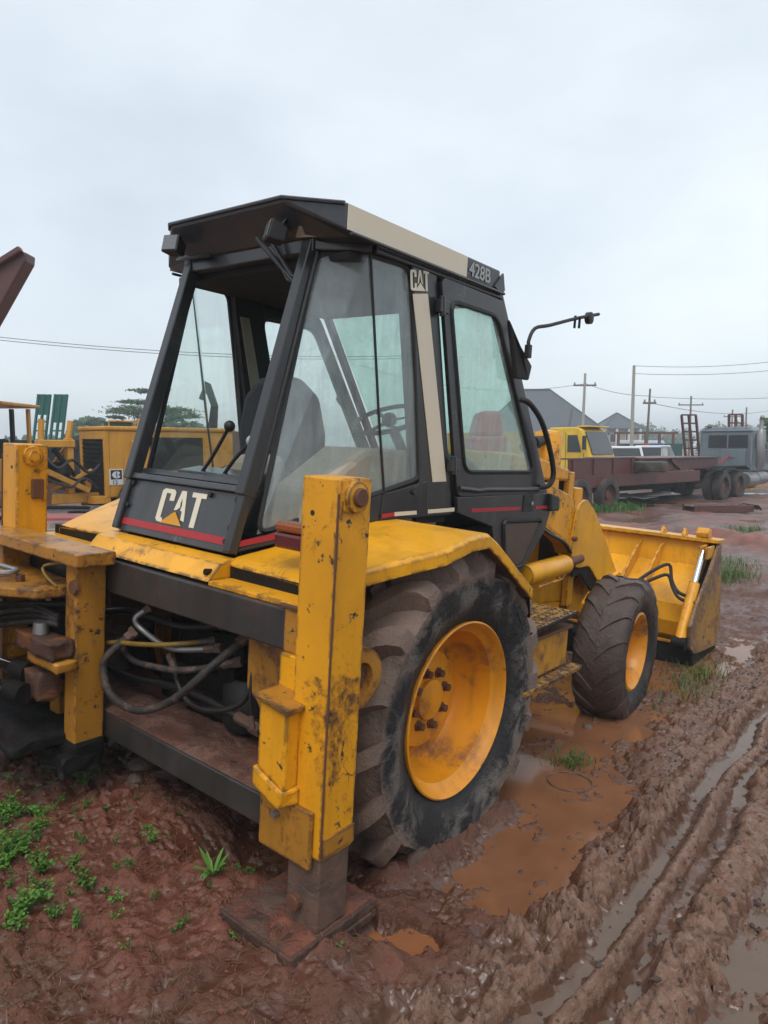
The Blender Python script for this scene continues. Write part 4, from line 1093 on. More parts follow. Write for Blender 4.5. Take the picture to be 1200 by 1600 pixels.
work_lamp(0.33, -0.53, 2.605, -0.5)
work_lamp(-0.345, -0.55, 2.628, 0.35)
put('hinge_plate', MB().plate([(-0.47, -0.46, 2.60), (-0.20, -0.46, 2.585), (-0.24, -0.43, 2.63), (-0.40, -0.44, 2.66)], 0.006), 'black', B)
# struts of the swung-up rear window, hanging under the roof
sw = put('window_strut', MB().tube([(0.16, -0.49, 2.62), (0.29, -0.44, 2.48), (0.36, -0.43, 2.415)], 0.012, 8).tube([(0.22, -0.48, 2.62), (0.33, -0.44, 2.46), (0.375, -0.43, 2.44)], 0.010, 8).tube([(0.36, -0.43, 2.44), (0.375, -0.42, 2.37), (0.36, -0.41, 2.33), (0.31, -0.38, 2.27)], 0.008, 8).tube([(0.24, -0.45, 2.54), (0.31, -0.44, 2.44), (0.37, -0.43, 2.42)], 0.006, 6), 'black', B)
put('strut_joint', MB().ball((0.385, -0.44, 2.415), 0.014, 10), 'galv', sw)
# windows
for s in (-1, 1):
    g1 = [(s * 0.425, -0.655, 1.385), (s * 0.600, -0.090, 1.562), (s * 0.600, -0.268, 2.552), (s * 0.415, -0.385, 2.552)]
    g2 = [(s * 0.601, -0.086, 1.562), (s * 0.630, 0.155, 1.625), (s * 0.622, -0.015, 2.552), (s * 0.601, -0.262, 2.552)]
    w1 = put('quarter_window', MB().plate(g1, 0.006), 'glass_q' if s > 0 else 'glass', B)
    put('quarter_window', MB().plate(g2, 0.006), 'glass_q' if s > 0 else 'glass', B)
    lp = round_loop([g1[0], g1[1], g2[1], g2[2], g1[2], g1[3]], 0.06, 4)
    put('window_seal', MB().tube(lp, 0.013, 6, closed=True), 'rubber', w1)
    put('glazing_bead', MB().tube([(s * 0.609, -0.08, 1.552), (s * 0.609, -0.10 - 0.05, 1.90), (s * 0.609, -0.262, 2.555)], 0.006, 6), 'rubber', w1)
# side stripes
def side_strip(name, pts, mat, parent, x=0.6445):
    return put(name, MB().plate([(x, y, z) for y, z in pts], 0.003), mat, parent)
bp = side_strip('beige_stripe', [(-0.005, 2.440), (0.240, 1.607), (0.355, 1.609), (0.105, 2.462)], 'beige', cabf)
def small_cat():
    o, u, v = (0.6435, -0.020, 2.452), (0, 1, 0.16), (0, -0.16, 1)
    for nm, L, dx in (('letter_c', LET_C, 0), ('letter_a', [[(.14, .42), (.23, .80), (.23, 1), (.16, 1), (.04, .30)], [(.42, .30), (.30, 1), (.23, 1), (.23, .80), (.32, .42)]], 0.44), ('letter_t', LET_T, 0.92)):
        put(nm, letter(L, o, u, v, 0.105, 0.088, dx), 'cream', cabf)
    put('triangle', letter([[(.30, 0), (1.0, 0), (.66, .40)]], Vector(o) + Vector((0.002, 0, 0)), u, v, 0.105, 0.088, 0), 'cream', cabf)
small_cat()
put('belt_stripe', MB().plate([(0.626, -0.02, 1.452), (0.657, 0.425, 1.459), (0.657, 0.425, 1.478), (0.626, -0.02, 1.470)], 0.003), 'beige', cabf)
put('belt_stripe', MB().plate([(0.618, -0.10, 1.447), (0.626, -0.02, 1.452), (0.626, -0.02, 1.470), (0.618, -0.10, 1.465)], 0.003), 'red', cabf)
put('belt_stripe', MB().plate([(0.412, -0.775, 1.334), (0.512, -0.43, 1.396), (0.512, -0.43, 1.420), (0.412, -0.775, 1.358)], 0.003), 'red', cabf)
put('bolt', MB().cyl((0.638, 0.10, 1.56), (0.652, 0.10, 1.56), 0.012, 8), 'black', cabf)

# right door
def ring_plate(outer, inner, th):
    mb = MB()
    n = len(outer)
    o, i_ = [Vector(p) for p in outer], [Vector(p) for p in inner]
    nx_ = Vector((1, 0, 0)) * th
    mb.add([p for p in o] + [p for p in i_] + [p + nx_ for p in o] + [p + nx_ for p in i_],
           [q for k in range(n) for q in ((k, (k + 1) % n, n + (k + 1) % n, n + k), (2 * n + k, 2 * n + (k + 1) % n, 3 * n + (k + 1) % n, 3 * n + k),
                                          (k, (k + 1) % n, 2 * n + (k + 1) % n, 2 * n + k), (n + k, n + (k + 1) % n, 3 * n + (k + 1) % n, 3 * n + k))])
    return mb
def door(s):
    X = 0.642
    outer = round_loop([(X, 0.178, 2.553), (X, 0.722, 2.548), (X, 1.43, 1.53), (X, 0.437, 1.53)], 0.05, 4)
    inner = round_loop([(X, 0.262, 2.460), (X, 0.695, 2.460), (X, 1.235, 1.655), (X, 0.487, 1.655)], 0.07, 4)
    mb = ring_plate(outer, inner, 0.022)
    low = [(0.437, 1.5295), (1.43, 1.5295), (1.50, 1.42), (1.43, 1.29), (1.12, 1.03), (0.90, 1.05), (0.80, 1.36), (0.45, 1.45)]
    mb.prism(low, 'x', X, X + 0.022)
    mb.tube([(X + 0.024, 0.44, 1.575), (X + 0.026, 0.62, 1.56), (X + 0.026, 0.70, 1.565), (X + 0.026, 1.30, 1.555)], 0.016, 8)
    if s < 0:
        mb.v = [(-x, y, z) for x, y, z in mb.v]
    d = put('door', mb, 'black', B, 0.004)
    sx = lambda pts: [(s * x, y, z) for x, y, z in pts]
    put('door_glass', MB().plate(sx([(X + 0.010, 0.255, 2.467), (X + 0.010, 0.700, 2.467), (X + 0.010, 1.245, 1.648), (X + 0.010, 0.480, 1.648)]), 0.005), 'glass_d' if s > 0 else 'glass', d)
    put('door_seal', MB().tube(sx([(X + 0.021, p.y, p.z) for p in inner]), 0.012, 6, closed=True), 'rubber', d)
    put('door_pane', MB().plate(sx(round_loop([(X + 0.025, 0.93, 1.37), (X + 0.025, 1.36, 1.355), (X + 0.025, 1.165, 1.125), (X + 0.025, 0.985, 1.12)], 0.03, 3)), 0.004), 'door_pane', d)
    put('pane_seal', MB().tube(sx(round_loop([(X + 0.025, 0.91, 1.385), (X + 0.025, 1.385, 1.37), (X + 0.025, 1.17, 1.108), (X + 0.025, 0.97, 1.105)], 0.04, 3)), 0.013, 6, closed=True), 'rubber', d)
    put('red_stripe', MB().plate(sx([(X + 0.0235, 0.573, 1.449), (X + 0.0235, 1.10, 1.440), (X + 0.0235, 1.10, 1.458), (X + 0.0235, 0.573, 1.468)]), 0.003), 'red', d)
    put('red_stripe', MB().plate(sx([(X + 0.0235, 1.285, 1.437), (X + 0.0235, 1.475, 1.433), (X + 0.0235, 1.475, 1.452), (X + 0.0235, 1.285, 1.456)]), 0.003), 'red', d)
    put('handle_recess', MB().plate(sx([(X + 0.0245, 1.13, 1.43), (X + 0.0245, 1.25, 1.425), (X + 0.0245, 1.25, 1.525), (X + 0.0245, 1.13, 1.525)]), 0.005), 'rubber', d, 0.002)
    put('lock', MB().cyl((s * (X + 0.025), 1.215, 1.475), (s * (X + 0.04), 1.215, 1.475), 0.012, 10), 'steel', d)
    for zz, yy in ((2.42, 0.195), (1.69, 0.375)):
        put('hinge', MB().cyl((s * (X + 0.03), yy, zz - 0.045), (s * (X + 0.03), yy - 0.012, zz + 0.045), 0.016, 8).box(*sorted((s * (X + 0.005), s * (X + 0.04))), yy - 0.03, yy + 0.04, zz - 0.03, zz + 0.03), 'black', d, 0.004)
    put('grab_rail', MB().tube(smooth_path([(s * 0.675, 0.98, 2.06), (s * 0.715, 1.02, 2.04), (s * 0.725, 1.16, 1.95), (s * 0.725, 1.29, 1.80), (s * 0.725, 1.365, 1.66), (s * 0.715, 1.345, 1.585), (s * 0.672, 1.32, 1.57)], 4), 0.016, 8), 'rubber', d, 0, True)
    return d
M['door_pane'] = m_plain('muddy_lower_pane', (0.085, 0.055, 0.04, 1), 0.35, 0.3, 5, spec=0.5)
door(1); door(-1)
put('windshield', MB().plate([(-0.57, 0.775, 2.53), (0.57, 0.775, 2.53), (0.57, 1.465, 1.53), (-0.57, 1.465, 1.53)], 0.006), 'glass_t', B)
# corner marker lamp below the A pillar
put('marker_lamp', MB().hexa([(0.62, 1.44, 1.42), (0.70, 1.44, 1.42), (0.70, 1.55, 1.42), (0.62, 1.55, 1.42), (0.62, 1.44, 1.53), (0.69, 1.44, 1.53), (0.69, 1.56, 1.505), (0.62, 1.56, 1.505)]), 'rubber', B, 0.01)
# mirror head and arm
mr = put('side_mirror', MB().plate([(0.70, 0.745, 2.45), (0.72, 0.84, 2.33), (0.72, 0.985, 2.24), (0.72, 0.96, 2.16), (0.70, 0.86, 2.16)], 0.03), 'rubber', B, 0.008)
put('mirror_arm', MB().tube(smooth_path([(0.72, 0.97, 2.29), (0.75, 0.90, 2.33), (0.75, 0.89, 2.36), (0.76, 0.93, 2.43), (0.77, 1.08, 2.47), (0.78, 1.38, 2.555), (0.79, 1.67, 2.628)], 4), 0.010, 8), 'rubber', mr, 0, True)
put('arm_clamp', MB().box(0.735, 0.765, 0.875, 0.91, 2.27, 2.34), 'rubber', mr, 0.005)
put('arm_clip', MB().lathe([(0.0, -0.02), (0.035, -0.015), (0.035, 0.015), (0.0, 0.02)], (0.785, 1.55, 2.585), (1, 0, 0), 12).bar((0.78, 1.37, 2.57), (0.775, 1.38, 2.50), 0.008, 0.012).bar((0.79, 1.41, 2.57), (0.785, 1.42, 2.505), 0.008, 0.012), 'rubber', mr)

# ---- cab interior
put('seat', MB().hexa([(-0.27, -0.18, 1.40), (0.25, -0.18, 1.40), (0.25, 0.40, 1.42), (-0.27, 0.40, 1.42), (-0.27, -0.18, 1.55), (0.25, -0.18, 1.55), (0.25, 0.40, 1.58), (-0.27, 0.40, 1.58)]), 'seat', B, 0.05)
sb = MB()
seat_prof = [(-0.25, 1.50), (0.23, 1.50), (0.26, 1.80), (0.22, 1.98), (0.10, 2.07), (-0.10, 2.07), (-0.22, 1.98), (-0.27, 1.80)]
sb.add([(x, -0.20 - 0.05 * (z - 1.5), z) for x, z in seat_prof] + [(x * 0.96, -0.05 - 0.10 * (z - 1.5), z) for x, z in seat_prof],
       [tuple(range(8)), tuple(range(8, 16))[::-1]] + [(i, (i + 1) % 8, 8 + (i + 1) % 8, 8 + i) for i in range(8)])
put('seat_back', sb, 'seat', B, 0.04)
put('side_console', MB().prism([(-0.50, 1.36), (0.42, 1.36), (0.42, 1.66), (0.22, 1.75), (-0.18, 1.75), (-0.46, 1.58)], 'x', 0.30, 0.57), 'trim', B, 0.03)
put('side_console', MB().prism([(-0.36, 1.34), (0.42, 1.34), (0.42, 1.62), (0.10, 1.66), (-0.30, 1.50)], 'x', -0.57, -0.34), 'trim', B, 0.03)
put('lever_console', MB().prism([(-0.64, 1.33), (-0.46, 1.33), (-0.42, 1.62), (-0.55, 1.60)], 'x', -0.28, 0.26), 'black', B, 0.01)
for x0, x1, zt in ((-0.155, 0.035, 1.815), (0.01, 0.19, 1.755)):
    lv = put('control_lever', MB().tube(smooth_path([(x0, -0.53, 1.56), (x0 + (x1 - x0) * 0.45, -0.51, 1.67), (x1, -0.50, zt)], 4), 0.0085, 8), 'rubber', B, 0, True)
    put('knob', MB().ball((x1, -0.50, zt), 0.026, 12), 'rubber' if x0 < 0 else 'greylet', lv, 0, True)
put('seat_cushion', MB().hexa([(-0.10, -0.45, 1.42), (0.20, -0.45, 1.42), (0.20, -0.25, 1.42), (-0.10, -0.25, 1.42), (-0.06, -0.42, 1.68), (0.14, -0.42, 1.68), (0.16, -0.27, 1.70), (-0.06, -0.27, 1.70)]), 'trim', B, 0.03)
dash = put('dashboard', MB().prism([(0.80, 1.30), (1.25, 1.30), (1.25, 1.62), (0.98, 1.74), (0.86, 1.70)], 'x', -0.34, 0.34), 'rubber', B, 0.02)
sw_ = put('steering_wheel', MB().tube([Vector((0.02 + 0.215 * math.cos(a), 0.66 + 0.19 * math.sin(a), 1.915 + 0.09 * math.sin(a))) for a in [2 * math.pi * k / 28 for k in range(28)]], 0.014, 8, closed=True), 'rubber', B, 0, True)
sp = MB().cyl((0.02, 0.70, 1.86), (0.02, 0.95, 1.55), 0.03, 10).ball((0.02, 0.66, 1.91), 0.045, 10)
for a in (0.5, 2.6, 4.7):
    sp.bar((0.02, 0.66, 1.905), (0.02 + 0.21 * math.cos(a), 0.66 + 0.185 * math.sin(a), 1.915 + 0.085 * math.sin(a)), 0.03, 0.01)
put('steering_spokes', sp, 'rubber', sw_)

# ---- steps between the wheels
M['tread'] = m_paint('step_tread', (0.44, 0.22, 0.03, 1), chips=0.50, rust=0.5, chip_scale=30, rough=0.45, chip_col=(0.035, 0.02, 0.014, 1), mud=0.35, mud_scale=8)
step = put('step_box', MB().box(0.60, 1.02, 0.52, 1.10, 0.62, 0.825), 'yellow_dirty', B, 0.01)
put('step_tread', MB().prism([(0.50, 0.872), (1.10, 0.898), (1.10, 0.925), (0.50, 0.899)], 'x', 0.62, 1.055), 'tread', step, 0.004)
put('step_edge', MB().tube([(1.062, 0.495, 0.893), (1.062, 1.105, 0.918)], 0.009, 6), 'dark', step)
put('step_ledge', MB().box(0.62, 1.04, 0.49, 1.11, 0.828, 0.845), 'rust', step, 0.004)
for k in range(9):
    for j in range(5):
        pass
grip = MB()
for k in range(14):
    for j in range(9):
        x = 0.68 + 0.36 * j / 8; y = 0.54 + 0.52 * k / 13
        zb = 0.8990 + (y - 0.50) * 0.026 / 0.60
        grip.lathe([(0.011, -0.004), (0.008, 0.005), (0.0045, 0.006)], (x, y, zb), (0, 0, 1), 6)
tag(put('grip_teeth', grip, 'tread', step), kind='stuff')
put('rung', MB().box(1.02, 1.085, 0.50, 1.17, 0.592, 0.615).box(1.02, 1.03, 0.50, 1.17, 0.57, 0.592), 'tread', step, 0.004)
put('rung_bracket', MB().prism([(0.47, 0.50), (0.56, 0.52), (0.56, 0.66), (0.47, 0.72)], 'x', 0.86, 1.04), 'dark', step, 0.005)

# ---- loader arms, cylinders
for s in (1, -1):
    X = lambda a, b: (min(a * s, b * s), max(a * s, b * s))
    arm = put('loader_arm', MB().prism([(1.36, 1.50), (1.60, 1.585), (1.95, 1.50), (2.02, 1.46), (2.10, 1.15), (2.02, 1.08), (1.95, 1.16), (1.50, 1.36), (1.36, 1.42)], 'x', *X(0.47, 0.585)), 'yellow_worn', B, 0.012)
    el = round_loop([(0, 1.97, 1.10), (0, 2.03, 1.41), (0, 2.16, 1.475), (0, 2.34, 1.37), (0, 2.90, 0.83), (0, 2.98, 0.66), (0, 2.78, 0.66), (0, 2.55, 0.80), (0, 2.30, 0.985), (0, 2.08, 0.985)], 0.05, 3)
    put('elbow_plate', MB().prism([(p.y, p.z) for p in el], 'x', *X(0.5855, 0.612)), 'yellow', arm, 0.004)
    put('elbow_core', MB().prism([(2.02, 1.10), (2.10, 1.38), (2.28, 1.34), (2.86, 0.83), (3.28, 0.42), (3.10, 0.36), (2.72, 0.68), (2.30, 1.0)], 'x', *X(0.48, 0.584)), 'yellow_worn', arm, 0.006)
    put('elbow_boss', MB().lathe([(0.085, 0.0), (0.083, 0.03), (0.0, 0.032)], (s * 0.612, 2.82, 0.80), (s, 0, 0), 24), 'yellow', arm, 0, True)
    put('elbow_pin', MB().cyl((s * 0.60, 2.00, 1.20), (s * 0.632, 2.00, 1.20), 0.016, 10), 'rust', arm)
    put('elbow_shadow_plate', MB().prism([(2.05, 0.98), (2.30, 0.98), (2.55, 0.79), (2.50, 0.72), (2.2, 0.93), (2.05, 0.93)], 'x', *X(0.586, 0.60)), 'dark', arm)  # dark plate standing in for the shadow under the elbow
    lc_ = put('lift_cylinder', MB().lathe([(0, 0), (0.06, 0.0), (0.066, 0.01), (0.066, 0.56), (0.05, 0.585), (0, 0.59)], (s * 0.62, 1.30, 1.028), (0, 1, 0.02), 20), 'yellow', B, 0, True)
    put('rod', MB().cyl((s * 0.62, 1.85, 1.04), (s * 0.60, 2.16, 1.05), 0.032, 14), 'rust', lc_, 0, True)
    put('feed_pipe', MB().tube([(s * 0.66, 1.42, 0.95), (s * 0.66, 1.75, 0.962), (s * 0.66, 1.78, 0.99)], 0.010, 6).tube([(s * 0.66, 1.70, 0.955), (s * 0.66, 1.70, 1.0)], 0.012, 6), 'yellow_worn', lc_)
    put('hose', MB().tube(smooth_path([(s * 0.58, 1.42, 1.36), (s * 0.60, 1.6, 1.27), (s * 0.60, 1.86, 1.19), (s * 0.60, 2.0, 1.10)], 4), 0.013, 8), 'hose', arm)
    put('arm_rail', MB().bar((s * 0.595, 1.46, 1.355), (s * 0.595, 1.96, 1.165), 0.02, 0.02), 'yellow_worn', arm)
    put('loader_tower', MB().prism([(1.15, 0.7), (1.55, 0.7), (1.60, 1.25), (1.52, 1.50), (1.36, 1.52), (1.28, 1.3)], 'x', *X(0.40, 0.46)), 'dark', B, 0.01)
put('cross_tube', MB().cyl((-0.48, 2.45, 1.08), (0.48, 2.45, 1.08), 0.06, 14), 'yellow_worn', B, 0, True)

# ---- loader bucket seen from behind
BX = 1.12
side_poly = [(3.805, 1.122), (3.68, 1.03), (3.545, 0.885), (3.29, 0.677), (3.14, 0.50), (3.17, 0.33), (3.30, 0.255), (3.42, 0.235), (3.966, 0.198), (4.02, 0.45)]
M['bucket_side'] = m_paint('bucket_side_paint', (0.40, 0.20, 0.03, 1), chips=0.58, rust=0.45, rust_col=(0.12, 0.075, 0.055, 1), rough=0.5, mud=0.46, mud_scale=2.2, mud_col=(0.15, 0.095, 0.075, 1))
back = [(3.86, 1.095), (3.80, 1.09), (3.765, 0.89), (3.52, 0.72), (3.42, 0.60), (3.385, 0.46), (3.42, 0.34), (3.48, 0.27), (3.54, 0.27), (3.47, 0.46), (3.58, 0.70), (3.82, 0.88)]
bk = put('loader_bucket', MB().prism(back, 'x', -BX + 0.03, BX - 0.105), 'yellow', B, 0.004, False)
put('bucket_beam', MB().box(-BX + 0.02, BX - 0.003, 3.74, 3.93, 1.096, 1.128), 'yellow', bk, 0.005)
for s in (1, -1):
    X = lambda a, b: (min(a * s, b * s), max(a * s, b * s))
    put('side_plate', MB().prism(side_poly, 'x', *X(BX - 0.026, BX)), 'bucket_side', bk, 0.004)
    put('bay_plate', MB().prism([(3.83, 1.09), (3.70, 0.92), (3.38, 0.70), (3.28, 0.50), (3.34, 0.30), (3.60, 0.27), (3.70, 0.7), (3.86, 0.9)], 'x', *X(BX - 0.125, BX - 0.106)), 'yellow_worn', bk, 0.003)
    put('cylinder_bay', MB().prism([(3.84, 1.09), (3.80, 0.90), (3.50, 0.66), (3.44, 0.45), (3.52, 0.30), (3.60, 0.30), (3.86, 0.9)], 'x', *X(BX - 0.105, BX - 0.027)), 'dark', bk)
    cy = put('bucket_cylinder', MB().cyl((s * (BX - 0.072), 3.14, 0.37), (s * (BX - 0.072), 3.39, 0.80), 0.042, 16), 'yellow_worn', bk, 0, True)
    put('bucket_rod', MB().cyl((s * (BX - 0.072), 3.38, 0.78), (s * (BX - 0.072), 3.545, 1.045), 0.022, 12), 'steel', bk, 0, True)
    put('rod_clevis', MB().box(*X(BX - 0.105, BX - 0.085), 3.50, 3.72, 0.98, 1.085).box(*X(BX - 0.047, BX - 0.028), 3.50, 3.72, 0.98, 1.085), 'yellow_worn', bk, 0.01)
    put('cylinder_foot', MB().cyl((s * (BX - 0.125), 3.13, 0.36), (s * (BX - 0.02), 3.13, 0.36), 0.05, 14), 'dark', bk, 0, True)
    put('corner_guide', MB().prism([(3.76, 1.128), (3.90, 1.128), (3.88, 1.20), (3.80, 1.215), (3.75, 1.17)], 'x', *X(BX - 0.20, BX - 0.10)), 'yellow_worn', bk, 0.012)
    for x in (0.455, 0.645):
        put('rib', MB().prism([(3.775, 1.05), (3.71, 0.90), (3.45, 0.72), (3.33, 0.62), (3.30, 0.66), (3.42, 0.80), (3.66, 0.99)], 'x', *X(x, x + 0.022)), 'yellow_worn', bk, 0.003)
    for x in (0.62, 0.80):
        put('bucket_lug', MB().prism([(3.78, 1.128), (3.88, 1.128), (3.84, 1.19), (3.815, 1.19)], 'x', *X(x, x + 0.03)), 'yellow', bk, 0.004)
    put('clam_side', MB().prism([(3.30, 0.25), (3.42, 0.232), (3.966, 0.195), (4.06, 0.15), (4.06, 0.10), (3.45, 0.085), (3.30, 0.15)], 'x', *X(BX - 0.040, BX - 0.006)), 'dark', bk, 0.004)
    put('hose', MB().tube(smooth_path([(s * 0.55, 3.0, 0.72), (s * 0.64, 3.18, 0.76), (s * 0.74, 3.30, 0.86), (s * 0.84, 3.38, 0.92), (s * 0.88, 3.36, 0.80), (s * 0.94, 3.34, 0.72), (s * 1.01, 3.32, 0.70)], 5), 0.014, 8), 'rubber', bk, 0, True)
    put('hose', MB().tube(smooth_path([(s * 0.55, 3.0, 0.69), (s * 0.66, 3.16, 0.73), (s * 0.76, 3.28, 0.80), (s * 0.85, 3.34, 0.84), (s * 0.90, 3.33, 0.75), (s * 0.95, 3.31, 0.685), (s * 1.01, 3.30, 0.66)], 5), 0.014, 8), 'rubber', bk, 0, True)
put('clam_floor', MB().prism([(3.34, 0.26), (3.52, 0.268), (3.52, 0.12), (4.04, 0.10), (4.04, 0.085), (3.44, 0.085), (3.32, 0.14)], 'x', -BX + 0.042, BX - 0.042), 'dark', bk, 0.005)
put('cross_bar', MB().bar((-1.0, 3.36, 0.30), (1.0, 3.36, 0.30), 0.03, 0.02), 'yellow_dirty', bk, 0.003)

# ================================================================== THE YARD
rnd0 = random.Random(11)
M['maroon'] = m_paint('trailer_maroon', (0.11, 0.028, 0.022, 1), chips=0.66, rust=0.48, rust_col=(0.10, 0.045, 0.03, 1), rough=0.5, edge=False, mud=0.38, mud_scale=1.2, chip_scale=6)
M['deck_wet'] = m_plain('wet_deck_boards', (0.14, 0.095, 0.08, 1), 0.25, 0.5, 3)
M['truck_grey'] = m_paint('truck_grey', (0.15, 0.18, 0.21, 1), rough=0.4, chips=0.72, rust=0.7, edge=False)
M['truck_yellow'] = m_paint('truck_yellow', (0.80, 0.50, 0.008, 1), rough=0.35, chips=0.78, rust=0.8, edge=False)
M['bg_yellow'] = m_paint('grader_yellow', (0.60, 0.28, 0.02, 1), rough=0.5, chips=0.68, rust=0.62, edge=False)
M['white_paint'] = m_plain('white_car_paint', (0.62, 0.64, 0.65, 1), 0.3, 0.12, 3, coat=0.4)
M['green_paint'] = m_plain('dark_green_sheet', (0.012, 0.075, 0.065, 1), 0.5, 0.35, 1.5)
M['teal_paint'] = m_plain('teal_ramp_paint', (0.02, 0.16, 0.13, 1), 0.5, 0.4, 3)
M['roof_grey'] = m_plain('grey_roof_sheet', (0.075, 0.085, 0.10, 1), 0.55, 0.25, 0.6)
M['wall_beige'] = m_plain('house_wall', (0.40, 0.34, 0.26, 1), 0.8, 0.2, 1.0)
M['pole'] = m_plain('concrete_pole', (0.36, 0.36, 0.30, 1), 0.8, 0.25, 2)
M['pole_dark'] = m_plain('wood_pole', (0.14, 0.12, 0.10, 1), 0.8, 0.3, 3)
M['wire'] = m_plain('cable', (0.05, 0.055, 0.06, 1), 0.6, 0.2, 2)
M['blue'] = m_plain('blue_lamp', (0.03, 0.10, 0.40, 1), 0.2, 0.2, 3, coat=0.5)
M['darkred'] = m_paint('dump_body_red', (0.10, 0.03, 0.028, 1), rough=0.5, chips=0.7, rust=0.6, edge=False)
M['pinkred'] = m_plain('faded_red_steel', (0.36, 0.07, 0.07, 1), 0.3, 0.35, 2)
M['deck_pale'] = m_plain('wet_steel_deck', (0.30, 0.27, 0.27, 1), 0.10, 0.3, 1.5, coat=0.6)

# simple road wheel for background vehicles (axis along local y), tyre + rim
road_tyre = MB().lathe([(0.30, -0.13), (0.43, -0.15), (0.485, -0.12), (0.50, -0.05), (0.50, 0.05), (0.485, 0.12), (0.43, 0.15), (0.30, 0.13)], (0, 0, 0), (0, 1, 0), 32, close=True).data('tyre', True)
road_rim = MB().lathe([(0.31, -0.12), (0.30, -0.02), (0.22, 0.02), (0.14, 0.02), (0.13, -0.06), (0.0, -0.07)], (0, 0, 0), (0, 1, 0), 24).data('wheel', True)
def road_wheel(parent, x, y, z, r=0.5, rim='rust', w=1.0):
    o = put('wheel', road_rim, rim, parent, 0, True, (x, y, z))
    o.scale = (r / 0.5, w * (1 if y < 0 else -1), r / 0.5)
    put('tyre', road_tyre, 'tyre_plain', o)
    return o

# ---- low-bed trailer behind the bucket
TA = YAW + 0.687
p0 = site(4.4, 18.3, -0.10)
tr = thing('low_bed_trailer', 'long maroon low-bed trailer with box side beam behind the loader bucket', 'trailer', p0, TA)
put('deck_beam', MB().box(0.3, 7.6, 0.0, 0.16, 0.68, 1.03).box(0.3, 7.6, 2.44, 2.6, 0.68, 1.03).box(0.3, 0.5, 0.16, 2.44, 0.70, 1.0), 'maroon', tr, 0.01)
for k in range(12):
    put('deck_plank', MB().box(0.55 + k * 0.585, 0.55 + k * 0.585 + 0.57, 0.17, 2.43, 0.99, 1.045 + 0.008 * (k % 3)), 'deck_wet', tr, 0.006)
put('side_beam', MB().box(0.6, 3.75, 0.02, 0.06, 1.032, 1.50).box(0.6, 3.75, 0.0, 0.30, 1.46, 1.50), 'maroon', tr, 0.004)
for k in range(4):
    put('stiffener', MB().box(0.75 + k * 0.93, 0.83 + k * 0.93, -0.02, 0.018, 1.04, 1.455), 'maroon', tr)
put('goose_neck', MB().prism([(4.7, 1.06), (9.4, 1.06), (9.4, 1.40), (4.7, 1.42)], 'y', 0.30, 0.48).prism([(4.7, 1.06), (9.4, 1.06), (9.4, 1.40), (4.7, 1.42)], 'y', 2.1, 2.28).box(4.7, 9.4, 0.2, 2.4, 1.42, 1.46), 'maroon', tr, 0.01)
put('neck_brace', MB().bar((6.2, 0.26, 1.40), (6.9, 0.26, 1.06), 0.08, 0.10), 'maroon', tr)
for x in (1.0, 2.3):
    for y in (0.12, 2.48):
        road_wheel(tr, x, y if y > 1 else -0.02, 0.47, 0.47)
put('under_frame', MB().box(0.5, 7.4, 0.8, 1.8, 0.45, 0.9), 'dark', tr)
sp_ = put('spare_tyre', road_tyre, 'tyre_plain', None, 0, True)
sp_.matrix_world = Matrix.Translation(site(7.75, 20.75, 1.12)) @ Matrix.Rotation(math.radians(90), 4, 'X')
tag(sp_, 'black tyre lying flat on the trailer deck', 'tyre')

# ---- grey tractor unit coupled to it
d2 = math.atan2(0.69, 0.72)
tk = thing('tractor_truck', 'grey conventional tractor truck with exhaust stack at the right edge', 'truck', site(10.68, 24.76, -0.14), YAW + d2)
put('truck_chassis', MB().box(-0.8, 6.4, -0.42, -0.28, 0.72, 0.98).box(-0.8, 6.4, 0.28, 0.42, 0.72, 0.98).box(-0.3, 1.7, -0.5, 0.5, 0.98, 1.08), 'dark', tk)
cabm = put('truck_cab', MB().hexa([(2.9, -1.02, 0.92), (4.6, -1.02, 0.92), (4.6, 0.95, 0.92), (2.9, 0.95, 0.92), (2.9, -0.98, 2.42), (4.25, -0.98, 2.42), (4.25, 0.92, 2.42), (2.9, 0.92, 2.42)]), 'truck_grey', tk, 0.06)
put('cab_roof', MB().hexa([(2.84, -1.0, 2.40), (4.35, -1.0, 2.40), (4.35, 0.95, 2.40), (2.84, 0.95, 2.40), (2.95, -0.85, 2.56), (4.2, -0.85, 2.56), (4.2, 0.8, 2.56), (2.95, 0.8, 2.56)]), 'truck_grey', cabm, 0.03)
put('rear_window', MB().box(2.885, 2.899, -0.82, 0.60, 1.78, 2.26), 'glass_dark', cabm, 0.004)
put('locker', MB().box(2.84, 2.899, -0.78, 0.10, 1.05, 1.72), 'truck_grey', cabm, 0.01)
put('lamp', MB().lathe([(0.0, 0.03), (0.07, 0.02), (0.07, 0.0)], (2.84, -0.30, 1.45), (-1, 0, 0), 14), 'lamp_glass', cabm)
put('side_window', MB().plate([(3.15, -1.012, 1.75), (4.25, -1.012, 1.75), (4.15, -0.996, 2.30), (3.15, -0.992, 2.30)], 0.01), 'glass_dark', cabm)
put('engine_bonnet', MB().hexa([(4.6, -0.8, 0.95), (6.5, -0.65, 0.95), (6.5, 0.6, 0.95), (4.6, 0.75, 0.95), (4.6, -0.8, 1.85), (6.5, -0.6, 1.65), (6.5, 0.55, 1.65), (4.6, 0.75, 1.85)]), 'truck_grey', tk, 0.05)
put('exhaust_stack', MB().lathe([(0.09, 0.0), (0.10, 0.05), (0.15, 0.12), (0.15, 1.30), (0.10, 1.42), (0.075, 1.48), (0.075, 1.75)], (3.0, -1.22, 1.0), (0, 0, 1), 18).tube(smooth_path([(3.0, -1.22, 2.70), (3.0, -1.22, 2.82), (2.95, -1.26, 2.92)], 3), 0.075, 10), 'galv', tk, 0, True)
